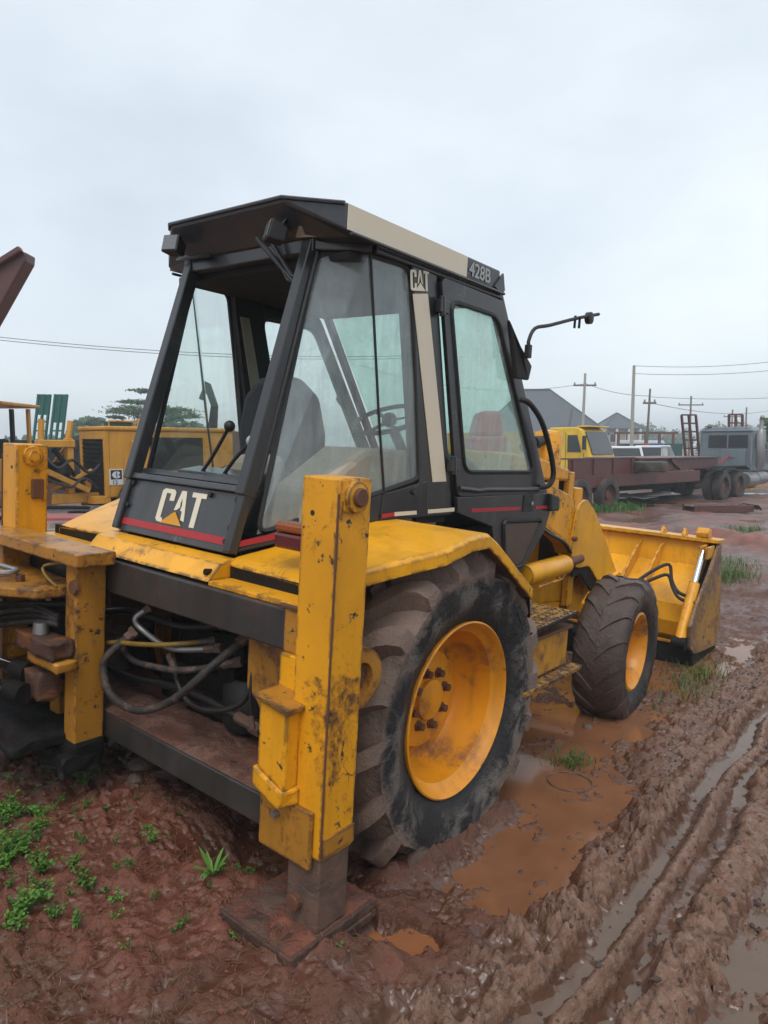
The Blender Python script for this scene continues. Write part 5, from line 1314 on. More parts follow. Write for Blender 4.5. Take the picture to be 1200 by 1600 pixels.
put('roof_lamp', MB().ball((2.95, 0.60, 2.60), 0.09, 10), 'lamp_glass', tk)
put('fuel_tank', MB().cyl((2.3, -0.9, 0.62), (3.2, -0.9, 0.62), 0.30, 18).cyl((3.35, -0.9, 0.66), (4.3, -0.9, 0.66), 0.26, 18), 'galv', tk, 0.02)
put('cab_grab', MB().tube([(2.86, -0.95, 1.15), (2.80, -0.98, 1.2), (2.80, -0.98, 2.1), (2.86, -0.95, 2.15)], 0.02, 6), 'galv', cabm)
put('window_divider', MB().box(2.878, 2.884, -0.13, -0.08, 1.78, 2.26), 'truck_grey', cabm)
for y_ in (-0.75, -0.35, 0.0, 0.35, 0.7):
    put('marker_light', MB().box(2.84, 2.90, y_ - 0.04, y_ + 0.04, 2.565, 2.61), 'lens_amber', cabm)
put('wing_mirror', MB().box(4.1, 4.16, -1.42, -1.25, 1.75, 2.2), 'rubber', cabm, 0.01)
put('mirror_bracket', MB().tube([(4.13, -1.0, 2.2), (4.13, -1.33, 2.25), (4.13, -1.33, 1.7), (4.13, -1.0, 1.72)], 0.015, 6), 'galv', cabm)
put('air_cleaner', MB().cyl((4.55, -1.0, 1.2), (4.55, -1.0, 1.95), 0.19, 16), 'galv', tk, 0.02)
put('mud_guard', MB().prism([(-0.65, 1.02), (-0.2, 1.14), (1.55, 1.14), (2.0, 1.02), (2.0, 1.05), (1.55, 1.17), (-0.2, 1.17), (-0.65, 1.05)], 'y', -1.25, -0.8), 'dark', tk)
put('air_line', MB().tube(smooth_path([(2.85, -0.2, 1.5), (2.2, -0.1, 1.2), (1.4, -0.1, 1.3), (0.9, 0.0, 1.35)], 4), 0.03, 6), 'red', tk)
put('step_bar', MB().box(2.2, 4.5, -1.22, -0.95, 0.28, 0.33), 'yellow_dirty', tk)
for x, y in ((0, -1.05), (1.35, -1.05), (0, 1.05), (1.35, 1.05), (5.6, -1.0), (5.6, 1.0)):
    road_wheel(tk, x, y, 0.50, 0.5, 'wall_beige' if x == 1.35 else 'rust')
    if x < 2:
        put('tyre', road_tyre, 'tyre_plain', tk, 0, False, (x, y * 0.68, 0.5))

# ---- upright loading ramps of the rigs further back
def ramp(label, loc, rz, w, h, lean, mat='maroon', solid=0):
    o = thing('loading_ramp', label, 'ramp', loc, rz, None)
    mb = MB()
    lx = math.tan(lean) * h
    P = lambda a, z: (a * w + lx * (z / h) * 1.0, -0.25 * z / h, z)
    for a in (-0.5, 0.0, 0.5):
        put('ramp_rail', MB().bar(P(a, 0), P(a, h), 0.07, 0.09), mat, o)
    n = int(h / 0.32)
    for k in range(n + 1):
        z = h * k / n
        if solid and z > h * (1 - solid):
            continue
        put('rung', MB().bar(P(-0.5, z), P(0.5, z), 0.06, 0.06), mat, o)
    if solid:
        put('ramp_sheet', MB().plate([P(-0.47, h * (1 - solid)), P(0.47, h * (1 - solid)), P(0.47, h), P(-0.47, h)], 0.03), mat, o)
    return o
lb = thing('low_bed_trailer', 'brown low-bed trailer end with upright ramps behind the grey truck', 'trailer', site(11.2, 29.3, -0.1), YAW + 0.35)
put('deck_beam', MB().box(0, 6.0, 0, 2.4, 0.75, 1.05), 'maroon', lb, 0.01)
for x in (0.9, 2.1):
    road_wheel(lb, x, 0.0, 0.48, 0.48); road_wheel(lb, x, 2.4, 0.48, 0.48)
ramp('brown lattice ramp standing upright left of the grey truck', site(12.60, 29.0, 0.95), YAW + 0.1, 0.60, 2.0, -0.21)
ramp('brown lattice ramp tip showing above the grey truck roof', site(14.75, 29.9, 0.95), YAW + 0.3, 0.68, 2.05, -0.16)

# ---- tipped ramps lying in the mud
lr1 = thing('fallen_ramp', 'long flat steel ramp lying in the mud before the grey truck', 'ramp', site(8.45, 19.3, 0.0), YAW + 0.08)
put('ramp_plate', MB().box(0, 1.65, 0, 0.55, 0.05, 0.10), 'deck_pale', lr1, 0.01)
put('ramp_side', MB().box(-0.02, 1.68, -0.06, -0.005, -0.08, 0.11).box(-0.02, 1.68, 0.555, 0.61, -0.08, 0.11), 'maroon', lr1, 0.01)
for k in range(4):
    put('ramp_tooth', MB().tube(smooth_path([(1.68, 0.05 + 0.15 * k, 0.09), (1.85, 0.05 + 0.15 * k, 0.07), (1.95, 0.05 + 0.15 * k, -0.03)], 3), 0.03, 6), 'dark', lr1)

# ---- yellow lorry
yt = thing('yellow_lorry', 'bright yellow cab-over lorry parked behind the maroon trailer', 'lorry', site(6.5, 34.0, -0.2), YAW - 0.75)
ycab = put('lorry_cab', MB().prism([(2.2, 0.7), (4.15, 0.7), (4.2, 1.45), (3.75, 2.62), (3.5, 2.72), (2.2, 2.72)], 'y', -1.15, 1.15), 'truck_yellow', yt, 0.05)
put('side_window', MB().plate([(3.1, -1.165, 1.65), (3.75, -1.165, 1.65), (3.55, -1.165, 2.38), (3.1, -1.165, 2.38)], 0.02), 'glass_dark', ycab)
put('windscreen', MB().plate([(4.215, -1.0, 1.55), (4.215, 1.0, 1.55), (3.83, 0.95, 2.52), (3.83, -0.95, 2.52)], 0.03), 'glass_dark', ycab)
put('bumper', MB().box(3.9, 4.35, -1.15, 1.15, 0.35, 0.75), 'truck_yellow', ycab, 0.03)
put('wing_mirror', MB().box(3.95, 4.05, -1.48, -1.28, 1.75, 2.35), 'rubber', ycab, 0.01)
put('head_lamp', MB().box(4.351, 4.37, -1.0, -0.65, 0.48, 0.68), 'lamp_glass', ycab)
put('grille', MB().box(4.16, 4.215, -0.7, 0.7, 0.85, 1.3), 'rubber', ycab)
put('door_seam', MB().box(3.0, 3.02, -1.162, -1.151, 0.85, 2.5).box(3.86, 3.88, -1.162, -1.151, 0.85, 1.6), 'rubber', ycab)
put('roof_visor', MB().box(3.45, 3.98, -1.0, 1.0, 2.72, 2.78), 'truck_yellow', ycab, 0.02)
put('tipper_body', MB().prism([(-3.4, 1.15), (2.0, 1.15), (2.1, 2.55), (-3.5, 2.55)], 'y', -1.2, 1.2), 'bg_yellow', yt, 0.03)
put('chassis', MB().box(-3.4, 3.6, -0.45, 0.45, 0.7, 1.12), 'dark', yt)
for x in (-2.3, -1.0, 3.1):
    road_wheel(yt, x, -1.0, 0.5, 0.5); road_wheel(yt, x, 1.0, 0.5, 0.5)

# ---- white pickups
def pickup(label, loc, rz, bar=False, stakes=False):
    o = thing('pickup_truck', label, 'pickup', loc, rz)
    b = put('body', MB().prism([(-2.5, 0.55), (2.45, 0.55), (2.5, 0.95), (2.3, 1.12), (1.05, 1.18), (-2.5, 1.15)], 'y', -0.88, 0.88), 'white_paint', o, 0.05)
    c = put('cabin', MB().hexa([(-1.0, -0.84, 1.16), (1.15, -0.84, 1.16), (1.15, 0.84, 1.16), (-1.0, 0.84, 1.16), (-0.8, -0.70, 1.80), (0.45, -0.70, 1.80), (0.45, 0.70, 1.80), (-0.8, 0.70, 1.80)]), 'white_paint', o, 0.05)
    put('rear_window', MB().plate([(-0.985, -0.70, 1.25), (-0.985, 0.70, 1.25), (-0.845, 0.60, 1.70), (-0.845, -0.60, 1.70)], 0.03), 'glass_dark', c)
    put('windscreen', MB().plate([(1.09, -0.72, 1.25), (1.09, 0.72, 1.25), (0.58, 0.62, 1.74), (0.58, -0.62, 1.74)], 0.03), 'glass_dark', c)
    for s in (-1, 1):
        put('side_window', MB().plate([(-0.85, s * 0.825, 1.25), (0.85, s * 0.825, 1.25), (0.40, s * 0.725, 1.72), (-0.74, s * 0.725, 1.72)], 0.02), 'glass_dark', c)
    if bar:
        put('light_bar', MB().box(-0.3, -0.1, -0.5, 0.15, 1.82, 1.90), 'blue', c, 0.02)
        put('light_bar', MB().box(-0.3, -0.1, 0.16, 0.5, 1.82, 1.90), 'red', c, 0.02)
    if stakes:
        for k in range(5):
            put('stake', MB().box(-2.4 + k * 0.3, -2.34 + k * 0.3, -0.88, -0.84, 1.16, 1.72), 'white_paint', o)
        put('stake_rail', MB().box(-2.45, -1.0, -0.89, -0.83, 1.70, 1.76), 'white_paint', o)
    for x in (-1.5, 1.5):
        road_wheel(o, x, -0.80, 0.36, 0.36, 'galv', 0.75); road_wheel(o, x, 0.80, 0.36, 0.36, 'galv', 0.75)
    return o
pickup('white pickup parked beside the yellow lorry', site(11.6, 34.5, -0.1), YAW + 1.35)
pickup('white pickup with a blue light bar on its roof', site(13.3, 35.2, -0.06), YAW + 1.0, True, True)
# ---- dark green sheet wall and other far things
gw = thing('green_sheet_wall', 'low dark green sheet wall behind the white pickups', 'wall', site(15.2, 46, -0.2), YAW)
for k in range(9):
    put('sheet', MB().box(0.45 * k, 0.45 * k + 0.44, 0, 0.05 + 0.02 * (k % 2), 0, 2.05), 'green_paint', gw)
fv = thing('parked_van', 'small white van far off beyond the green wall', 'van', site(22.5, 62, -0.2), YAW + 0.4)
vb = put('body', MB().prism([(-2.2, 0.4), (2.2, 0.4), (2.2, 1.2), (1.5, 2.35), (-2.2, 2.35)], 'y', -0.9, 0.9), 'white_paint', fv, 0.08)
put('windscreen', MB().plate([(2.2, -0.75, 1.25), (2.2, 0.75, 1.25), (1.56, 0.7, 2.25), (1.56, -0.7, 2.25)], 0.03), 'glass_dark', vb)
for x in (-1.4, 1.4):
    road_wheel(fv, x, -0.85, 0.36, 0.36, 'galv', 0.7); road_wheel(fv, x, 0.85, 0.36, 0.36, 'galv', 0.7)
# wooden frame structure between lorry and small house
wf = thing('timber_frame', 'brown timber frame standing between the yellow lorry and the small house', 'frame', site(17.0, 52, -0.2), YAW)
for k in range(5):
    put('post', MB().box(k * 1.0, k * 1.0 + 0.16, 0, 0.16, 0, 2.75), 'rust', wf)
put('beam', MB().box(-0.2, 4.4, -0.005, 0.165, 2.75, 2.92), 'rust', wf)
put('beam', MB().box(-0.2, 4.4, 0.17, 0.22, 1.7, 1.85), 'rust', wf)

# ---- houses
def hip_house(name, label, loc, rz, L, W, eave, top, ridge, over=0.6, storeys=1):
    o = thing(name, label, 'house', loc, rz)
    wl_ = put('wall', MB().box(-L / 2, L / 2, -W / 2, W / 2, -0.3, eave), 'wall_beige', o)
    a, b, r = L / 2 + over, W / 2 + over, ridge / 2
    rf = put('roof', MB().add([(-a, -b, eave), (a, -b, eave), (a, b, eave), (-a, b, eave), (-r, 0, top), (r, 0, top), (-a, -b, eave - 0.15), (a, -b, eave - 0.15), (a, b, eave - 0.15), (-a, b, eave - 0.15)],
                        [(0, 1, 5, 4), (1, 2, 5), (2, 3, 4, 5), (3, 0, 4), (9, 8, 7, 6), (0, 6, 7, 1), (1, 7, 8, 2), (2, 8, 9, 3), (3, 9, 6, 0)]), 'roof_grey', o)
    put('ridge_cap', MB().tube([(-r, 0, top + 0.03), (r, 0, top + 0.03)], 0.12, 6).tube([(a, -b, eave + 0.03), (r, 0, top + 0.03), (a, b, eave + 0.03)], 0.10, 6).tube([(-a, -b, eave + 0.03), (-r, 0, top + 0.03), (-a, b, eave + 0.03)], 0.10, 6), 'roof_grey', rf)
    n = max(2, int(L / 3))
    for k in range(n):
        x = -L / 2 + L * (k + 0.5) / n
        f = put('window', MB().box(x - 0.55, x + 0.55, -W / 2 - 0.05, -W / 2 - 0.003, eave - 1.9, eave - 0.7), 'white_paint', o)
        put('pane', MB().box(x - 0.48, x + 0.48, -W / 2 - 0.07, -W / 2 - 0.052, eave - 1.82, eave - 0.78), 'glass_dark', f)
    return o
hip_house('house', 'large building with a steep grey hipped roof behind the cab', site(16.6, 78, -0.3), YAW, 11.0, 11, 3.2, 8.0, 2.8)
hs = hip_house('house', 'small far house with a grey pyramid roof beside the pale pole', site(31.5, 97, -0.3), YAW, 4.2, 4.5, 4.3, 6.3, 0.3, 0.6)
for x in (-2.3, -0.8, 0.8, 2.3):
    put('column', MB().cyl((x, -2.7, -0.3), (x, -2.7, 4.2), 0.18, 8), 'white_paint', hs)

# ---- power poles and wires
def pole(label, r, t, h, rad, mat, arm=0.0, az=None, lean=0.0):
    o = thing('power_pole', label, 'pole', site(r, t, -0.3), YAW)
    put('shaft', MB().tube([(0, 0, 0), (lean, 0, h)], rad, 10, r1=rad * 0.65), mat, o, 0, True)
    if arm:
        put('cross_arm', MB().box(lean - arm / 2, lean + arm / 2, -0.06, 0.06, h - 1.05, h - 0.92), 'pole_dark', o)
        for x in (-arm / 2 + 0.1, 0.0, arm / 2 - 0.1):
            put('insulator', MB().lathe([(0.05, 0), (0.09, 0.05), (0.05, 0.10), (0.08, 0.15), (0.0, 0.2)], (lean + x, 0, h - 0.918), (0, 0, 1), 8), 'galv', o)
    return o
pole('grey pole with cross arm above the large hipped roof', 16.6, 60, 8.0, 0.15, 'pole', 1.9, lean=0.15)
pole('tall pale pole standing left of the slim dark pole', 15.6, 45, 7.0, 0.13, 'pole')
pole('slim dark pole standing right of the tall pale pole', 18.35, 50, 5.95, 0.10, 'pole_dark', 0.9, lean=0.15)
pole('far pole with wide cross arm behind the upright ramp', 34.2, 80, 7.5, 0.14, 'pole_dark', 2.8)
pole('far pole with cross arm over the grey truck roof', 48.6, 100, 7.0, 0.15, 'pole_dark', 2.4)
pole('thin far pole just left of the exhaust stack', 46.5, 92, 6.9, 0.14, 'pole_dark')
pole('short leaning pole beside the large hipped roof', 16.6, 66, 5.4, 0.12, 'pole_dark', lean=0.7)
def wire(label, a, b, sag=0.4, r=0.022):
    r *= 0.7
    a, b = Vector(a), Vector(b)
    pts = [a.lerp(b, k / 24) - Vector((0, 0, sag * 4 * (k / 24) * (1 - k / 24))) for k in range(25)]
    return tag(put('power_wire', MB().tube(pts, r, 5), 'wire', None), label, 'wire')
wire('upper wire running right from the tall pale pole', site(15.6, 45, 6.68), site(29, 48, 7.75), 0.35)
wire('second wire running right from the tall pale pole', site(15.6, 45, 6.20), site(29, 48, 7.10), 0.3)
wire('wire from the slim dark pole to the far right', site(18.5, 50, 5.1), site(36, 56, 5.95), 0.35)
wire('low wire crossing behind the upright ramps', site(18.5, 50, 4.7), site(50, 90, 6.5), 0.8, 0.03)
wire('wire from the cross-armed pole to the slim dark pole', site(16.75, 60, 6.9), site(18.5, 50, 5.15), 0.25, 0.026)
wire('wire from the cab side to the cross-armed pole', site(-2, 62, 8.6), site(16.75, 60, 6.85), 1.2, 0.026)
wire('upper strand of the cable at left behind the cab', site(-22, 30, 6.95), site(2, 36, 6.2), 0.55, 0.02)
wire('lower strand of the cable at left behind the cab', site(-22, 30.2, 6.84), site(2, 36.2, 6.1), 0.55, 0.02)

# ---- motor grader at the left
ga = 0.85
gr = thing('motor_grader', 'yellow motor grader engine end with square badge, left of the cab', 'grader', site(-5.35, 13.7, -0.08), YAW + ga)
gh_ = put('engine_housing', MB().box(0.08, 3.0, 0.0, 1.05, 0.80, 2.10), 'bg_yellow', gr, 0.03)
put('hood_top', MB().box(-0.02, 3.05, -0.03, 1.08, 2.101, 2.19), 'bg_yellow', gh_, 0.03)
put('radiator_grille', MB().box(0.03, 0.078, 0.10, 0.95, 0.85, 1.93), 'dark', gh_)
put('grille_frame', MB().box(0.0, 0.079, 0.0, 0.095, 0.80, 2.10).box(0.0, 0.079, 0.955, 1.05, 0.80, 2.10).box(0.0, 0.079, 0.096, 0.954, 1.94, 2.10).box(-0.25, 0.079, 0.0, 1.05, 0.70, 0.84), 'bg_yellow', gh_, 0.006)
for k in range(12):
    put('grille_slat', MB().box(0.012, 0.029, 0.10, 0.95, 0.88 + 0.088 * k, 0.915 + 0.088 * k), 'dark', gh_)
put('handrail', MB().tube([(0.55, -0.02, 1.9), (0.55, -0.07, 1.88), (0.55, -0.07, 1.35), (0.55, -0.02, 1.33)], 0.018, 6), 'bg_yellow', gh_)
put('side_opening', MB().box(0.95, 2.2, -0.008, -0.001, 1.30, 1.98), 'dark', gh_)
put('louvre', MB().box(2.3, 2.8, -0.008, -0.001, 1.0, 1.9), 'dark', gh_)
bdg = put('badge', MB().box(0.06, 0.34, -0.010, -0.001, 1.05, 1.36), 'white_paint', gh_)
put('badge_mark', MB().box(0.085, 0.315, -0.0135, -0.0105, 1.16, 1.34), 'rubber', bdg)
put('badge_mark', letter([[(.5, .05), (.5, .35), (.42, .5), (.5, .65), (.5, .95), (.2, .8), (.05, .5), (.2, .2)], [(.58, .05), (.58, .95), (.85, .8), (.85, .6), (.72, .6), (.72, .4), (.85, .4), (.85, .2)]], (0.095, -0.014, 1.165), (1, 0, 0), (0, 0, 1), 0.21, 0.165, 0.0), 'white_paint', bdg)
put('badge_number', text_mesh('badge_number', '12', (0.11, -0.0105, 1.065), (1, 0, 0), (0, 0, 1), 0.075, 1.1, 0.02), 'rubber', bdg)
put('beacon_box', MB().box(0.95, 1.15, 0.3, 0.5, 2.191, 2.36), 'bg_yellow', gh_, 0.02)
put('guard_rail', MB().tube([(0.3, 0.4, 2.19), (0.3, 0.4, 2.30), (0.85, 0.4, 2.30), (0.85, 0.4, 2.19)], 0.02, 6), 'bg_yellow', gh_)
put('air_intake', MB().box(0.35, 0.8, 0.42, 0.7, 2.191, 2.285), 'green_paint', gh_)
rfm = put('ripper_frame', MB().box(-1.35, 0.0, 0.30, 0.44, 0.72, 0.90).box(-1.1, -0.98, 0.28, 0.46, 0.9, 1.9).box(-0.60, -0.48, 0.28, 0.46, 0.9, 1.95).box(-1.12, -0.46, 0.25, 0.49, 1.78, 1.92), 'bg_yellow', gr, 0.015)
put('ripper_post', MB().cyl((-1.05, 0.37, 1.92), (-1.02, 0.37, 2.30), 0.055, 10), 'bg_yellow', rfm)
put('ripper_post', MB().cyl((-0.54, 0.37, 1.92), (-0.48, 0.37, 2.28), 0.055, 10), 'bg_yellow', rfm)
put('ripper_cylinder', MB().cyl((-0.85, 0.3, 1.75), (-0.30, 0.3, 1.0), 0.05, 10).cyl((-1.2, 0.2, 1.4), (-0.5, 0.2, 1.15), 0.04, 10), 'dark', rfm)
put('ripper_link', MB().bar((-1.25, 0.2, 1.45), (-0.25, 0.2, 0.95), 0.08, 0.10).bar((-1.3, 0.55, 1.05), (-0.05, 0.55, 1.05), 0.10, 0.16).bar((-0.9, 0.5, 0.95), (-0.2, 0.15, 1.35), 0.07, 0.07), 'bg_yellow', rfm, 0.01)
put('ripper_clutter', MB().box(-1.0, -0.6, 0.5, 0.9, 1.1, 1.5).box(-0.45, -0.15, 0.5, 0.8, 0.9, 1.25).ball((-0.7, 0.3, 1.3), 0.16, 8), 'dark', rfm, 0.02)
for x in (0.75, 2.35):
    road_wheel(gr, x, -0.20, 0.62, 0.62, 'bg_yellow', 1.2); road_wheel(gr, x, 1.25, 0.62, 0.62, 'bg_yellow', 1.2)
put('hydraulic_hose', MB().tube(smooth_path([(-1.1, 0.2, 1.7), (-0.9, 0.05, 1.4), (-0.6, 0.1, 1.55), (-0.3, 0.1, 1.3), (0.0, 0.2, 1.45)], 4), 0.03, 6).tube(smooth_path([(-1.0, 0.25, 1.2), (-0.7, 0.0, 1.05), (-0.4, 0.1, 1.2), (-0.1, 0.15, 1.0)], 4), 0.025, 6), 'hose', rfm)
put('cross_brace', MB().bar((-1.1, 0.55, 1.0), (-0.5, 0.55, 1.8), 0.05, 0.07).bar((-0.5, 0.6, 0.95), (-1.1, 0.6, 1.7), 0.05, 0.07), 'bg_yellow', rfm)
put('ripper_shank', MB().bar((-1.2, 0.0, 0.3), (-1.1, 0.0, 1.1), 0.06, 0.12).bar((-1.2, 0.6, 0.3), (-1.1, 0.6, 1.1), 0.06, 0.12), 'rust', rfm)
put('service_door', MB().box(2.25, 2.9, -0.016, -0.009, 0.95, 1.98), 'bg_yellow', gh_, 0.004)
# ---- yellow cab machine at the far left edge
yc = thing('road_roller', 'yellow machine cab with open windows at the left edge', 'roller', site(-8.65, 13.9, -0.08), YAW)
put('cab_base', MB().box(-0.6, 1.05, 0, 1.3, 0.55, 1.55), 'bg_yellow', yc, 0.02)
put('cab_post', MB().box(0.95, 1.05, 0.0, 0.1, 1.551, 2.60), 'bg_yellow', yc, 0.01)
put('cab_post', MB().box(0.40, 0.56, 0.0, 0.1, 1.551, 2.60), 'bg_yellow', yc, 0.01)
put('cab_post', MB().box(1.10, 1.16, 1.2, 1.3, 1.2, 2.58), 'bg_yellow', yc, 0.01)
put('cab_post', MB().box(-0.60, -0.5, 0.0, 0.1, 1.551, 2.60), 'bg_yellow', yc, 0.01)
put('cab_post', MB().box(0.75, 0.81, 1.2, 1.3, 1.2, 2.58), 'dark', yc)
put('cab_rail', MB().box(-0.5, 0.40, 0.01, 0.09, 1.98, 2.08), 'bg_yellow', yc, 0.01)
put('cab_roof', MB().box(-0.75, 1.30, -0.1, 1.45, 2.601, 2.67), 'bg_yellow', yc, 0.02)
put('seat', MB().box(0.60, 0.95, 0.5, 0.8, 1.551, 1.95), 'dark', yc, 0.05)
put('drum', MB().cyl((-0.5, -0.25, 0.55), (-0.5, 1.55, 0.55), 0.6, 24), 'rust', yc, 0.02)
put('drum', MB().cyl((0.95, -0.25, 0.45), (0.95, 1.55, 0.45), 0.48, 24), 'rust', yc, 0.02)

# ---- wet steel deck of a low trailer beyond the stabiliser
fd = thing('flat_deck_trailer', 'wet low trailer deck with faded red edge, beyond the left stabiliser', 'trailer', site(-7.4, 7.9, 0.0), YAW + 0.02)
put('deck_sheet', MB().box(0, 5.2, 0.0, 0.95, 0.72, 0.80), 'deck_pale', fd, 0.01)
put('deck_sheet', MB().box(0, 5.2, 1.55, 3.2, 0.72, 0.80), 'deck_pale', fd, 0.01)
put('red_beam', MB().box(0, 5.2, 0.96, 1.54, 0.74, 0.83), 'pinkred', fd, 0.01)
put('frame_beam', MB().box(0.1, 5.1, 0.2, 0.4, 0.45, 0.715).box(0.1, 5.1, 2.6, 2.8, 0.45, 0.715), 'maroon', fd)
for x in (0.8, 1.9, 3.0):
    road_wheel(fd, x, 0.25, 0.38, 0.36); road_wheel(fd, x, 2.9, 0.38, 0.36)
for k, (x, y, l) in enumerate(((2.1, 0.9, 0.9), (3.6, 0.75, 1.2), (4.3, 1.62, 0.9), (1.7, 2.6, 1.4), (3.1, 1.72, 0.5))):
    s_ = put('scrap_bar', MB().prism([(0, 0), (l, 0.02), (l * 0.95, 0.09), (l * 0.4, 0.12), (0.03, 0.07)], 'z', 0, 0.045), 'dark', None, 0.008)
    s_.parent = None
    s_.location = site(-7.4 + x, 7.9 + y, 0.835 if 0.9 < y < 1.6 else 0.805)
    s_.rotation_euler = (0, 0, YAW + random.uniform(-0.2, 0.2))
    tag(s_, 'dark scrap bar lying on the wet trailer deck', 'scrap', 'scrap bars on the wet deck')

# ---- teal ramps on a rig far left
tl_ = thing('ramp_trailer', 'dark trailer tail carrying two teal ramps, far left', 'trailer', site(-14.6, 28, -0.1), YAW)
put('deck_beam', MB().box(0, 2.6, 0, 2.2, 1.7, 2.05).box(0.1, 2.5, 0.2, 2.0, 0.6, 1.7), 'dark', tl_, 0.02)
for x in (0.6, 1.9):
    road_wheel(tl_, x, 0.0, 0.5, 0.5); road_wheel(tl_, x, 2.2, 0.5, 0.5)
for i, (r, lab) in enumerate(((-13.5, 'left one of two teal upright ramps far left'), (-12.85, 'right one of two teal upright ramps far left'))):
    ramp(lab, site(r, 28.0, 1.955), YAW + 0.25, 0.42, 1.75, 0.17, 'teal_paint', 0.62 if i else 0.45)

# ---- raised dark red dump body reaching in at the upper left
dt = thing('dump_truck', 'dark red raised dump body tip at the upper left edge', 'dump truck', site(-13.2, 12.6, -0.05), YAW)
db = put('dump_body', MB().prism([(0.6, 1.3), (1.6, 1.25), (5.9, 3.15), (7.02, 4.95), (7.04, 5.10), (6.90, 5.12), (5.6, 4.30), (1.2, 3.0)], 'y', 0.0, 0.35), 'darkred', dt, 0.03)
put('body_rim', MB().bar((5.60, -0.05, 4.32), (6.98, -0.05, 5.14), 0.12, 0.10), 'darkred', db, 0.02)
put('chassis', MB().box(-2.2, 4.6, 0.7, 1.6, 0.8, 1.15), 'dark', dt)
put('cab', MB().box(-4.0, -2.2, 0.05, 2.25, 0.9, 2.9), 'darkred', dt, 0.1)
for x in (-2.8, 1.6, 3.0):
    road_wheel(dt, x, 0.15, 0.55, 0.55); road_wheel(dt, x, 2.15, 0.55, 0.55)

# ---- red machine and scrap
rm_ = thing('red_generator', 'tall red machine housing seen through the fogged door glass', 'machine', site(1.45, 12.0, -0.1), YAW)
put('housing', MB().hexa([(0.0, 0, 0.2), (0.62, 0, 0.2), (0.62, 1.2, 0.2), (0, 1.2, 0.2), (0.05, 0, 2.0), (0.62, 0, 2.0), (0.62, 1.2, 2.0), (0.05, 1.2, 2.0)]), 'red', rm_, 0.05)
put('housing_cap', MB().hexa([(0.08, 0.05, 2.005), (0.60, 0.05, 2.005), (0.60, 1.1, 2.005), (0.08, 1.1, 2.005), (0.18, 0.1, 2.42), (0.52, 0.1, 2.42), (0.52, 1.0, 2.42), (0.18, 1.0, 2.42)]), 'red', rm_, 0.06)
put('skid', MB().box(-0.05, 0.12, -0.05, 1.3, 0, 0.2), 'dark', rm_, 0.01)
put('skid', MB().box(0.5, 0.68, -0.05, 1.3, 0, 0.2), 'dark', rm_, 0.01)
for k, (r, t, w_, lab) in enumerate(((6.9, 21.3, 1.0, 'dark sheet metal scrap heap under the trailer middle'), (8.3, 22.0, 1.3, 'dark scrap heap near the tractor truck wheels'), (7.6, 21.0, 0.7, 'small dark scrap heap in front of the trailer'))):
    q = thing('scrap_heap', lab, 'scrap', site(r, t, gz(*site(r, t)[:2])), YAW + 0.2 * k)
    for j in range(5):
        a = rnd0.uniform(-.25, .25)
        put('scrap_sheet', MB().plate([(-w_ * rnd0.uniform(.4, .7), -0.2 - .1 * j, 0.03 + .06 * j), (w_ * rnd0.uniform(.4, .7), -0.25, 0.02 + .07 * j), (w_ * rnd0.uniform(.3, .6), 0.3, 0.06 + .06 * j + a * .3), (-w_ * 0.5, 0.25, 0.05 + .06 * j)], 0.012), 'deck_pale' if j == 4 else 'dark', q)

# ---- excavator seen through the cab window
exv = thing('excavator', 'dark excavator with bent boom seen through the cab window', 'excavator', site(-10.4, 41, -0.2), YAW)
put('boom', MB().prism([(0.25, 2.6), (0.75, 2.6), (0.85, 4.2), (0.45, 5.45), (0.15, 5.6), (0.1, 5.35), (0.5, 4.2)], 'y', 0, 0.4), 'dark', exv, 0.02)
put('stick', MB().prism([(0.18, 5.5), (-0.2, 4.6), (0.0, 4.5), (0.40, 5.4)], 'y', 0.05, 0.35), 'dark', exv, 0.02)
put('house', MB().box(-0.3, 1.9, -0.8, 1.4, 1.2, 2.75), 'rust', exv, 0.05)
put('tracks', MB().box(-0.8, 2.6, -1.1, -0.5, 0.0, 0.9).box(-0.8, 2.6, 1.0, 1.6, 0.0, 0.9).box(-0.2, 1.8, -0.5, 1.0, 0.5, 1.2), 'dark', exv, 0.2)

# ================================================================== PLANTS AND SMALL THINGS
def m_leaf(name, a, b):
    t = NT(name)
    oi = t.n.new('ShaderNodeObjectInfo')
    g = t.n.new('ShaderNodeNewGeometry')
    c = t.mix(g.outputs['Random Per Island'], a, b)
    c = t.mix(t.math('MULTIPLY', t.noise(9, 3, 0.6), 0.5), c, tuple(x * 0.55 for x in a[:3]) + (1,))
    t.set(Base_Color=c, Roughness=0.45)
    t.b.inputs['Subsurface Weight'].default_value = 0.0
    tr = t.n.new('ShaderNodeBsdfTranslucent'); t.l.new(c, tr.inputs['Color'])
    mx = t.n.new('ShaderNodeMixShader'); mx.inputs[0].default_value = 0.3
    t.l.new(t.b.outputs[0], mx.inputs[1]); t.l.new(tr.outputs[0], mx.inputs[2]); t.l.new(mx.outputs[0], t.out.inputs['Surface'])
    return t.m
M['leaf'] = m_leaf('weed_leaf', (0.055, 0.15, 0.022, 1), (0.13, 0.26, 0.045, 1))
M['leaf_bright'] = m_leaf('bright_leaf', (0.09, 0.24, 0.03, 1), (0.17, 0.36, 0.06, 1))
M['grass'] = m_leaf('grass_blade', (0.06, 0.12, 0.02, 1), (0.15, 0.22, 0.05, 1))
M['straw'] = m_leaf('dry_straw', (0.16, 0.10, 0.055, 1), (0.28, 0.19, 0.11, 1))
M['tree_leaf'] = m_leaf('tree_leaf', (0.045, 0.115, 0.045, 1), (0.10, 0.19, 0.07, 1))
M['bark'] = m_plain('bark', (0.09, 0.065, 0.05, 1), 0.85, 0.4, 6)
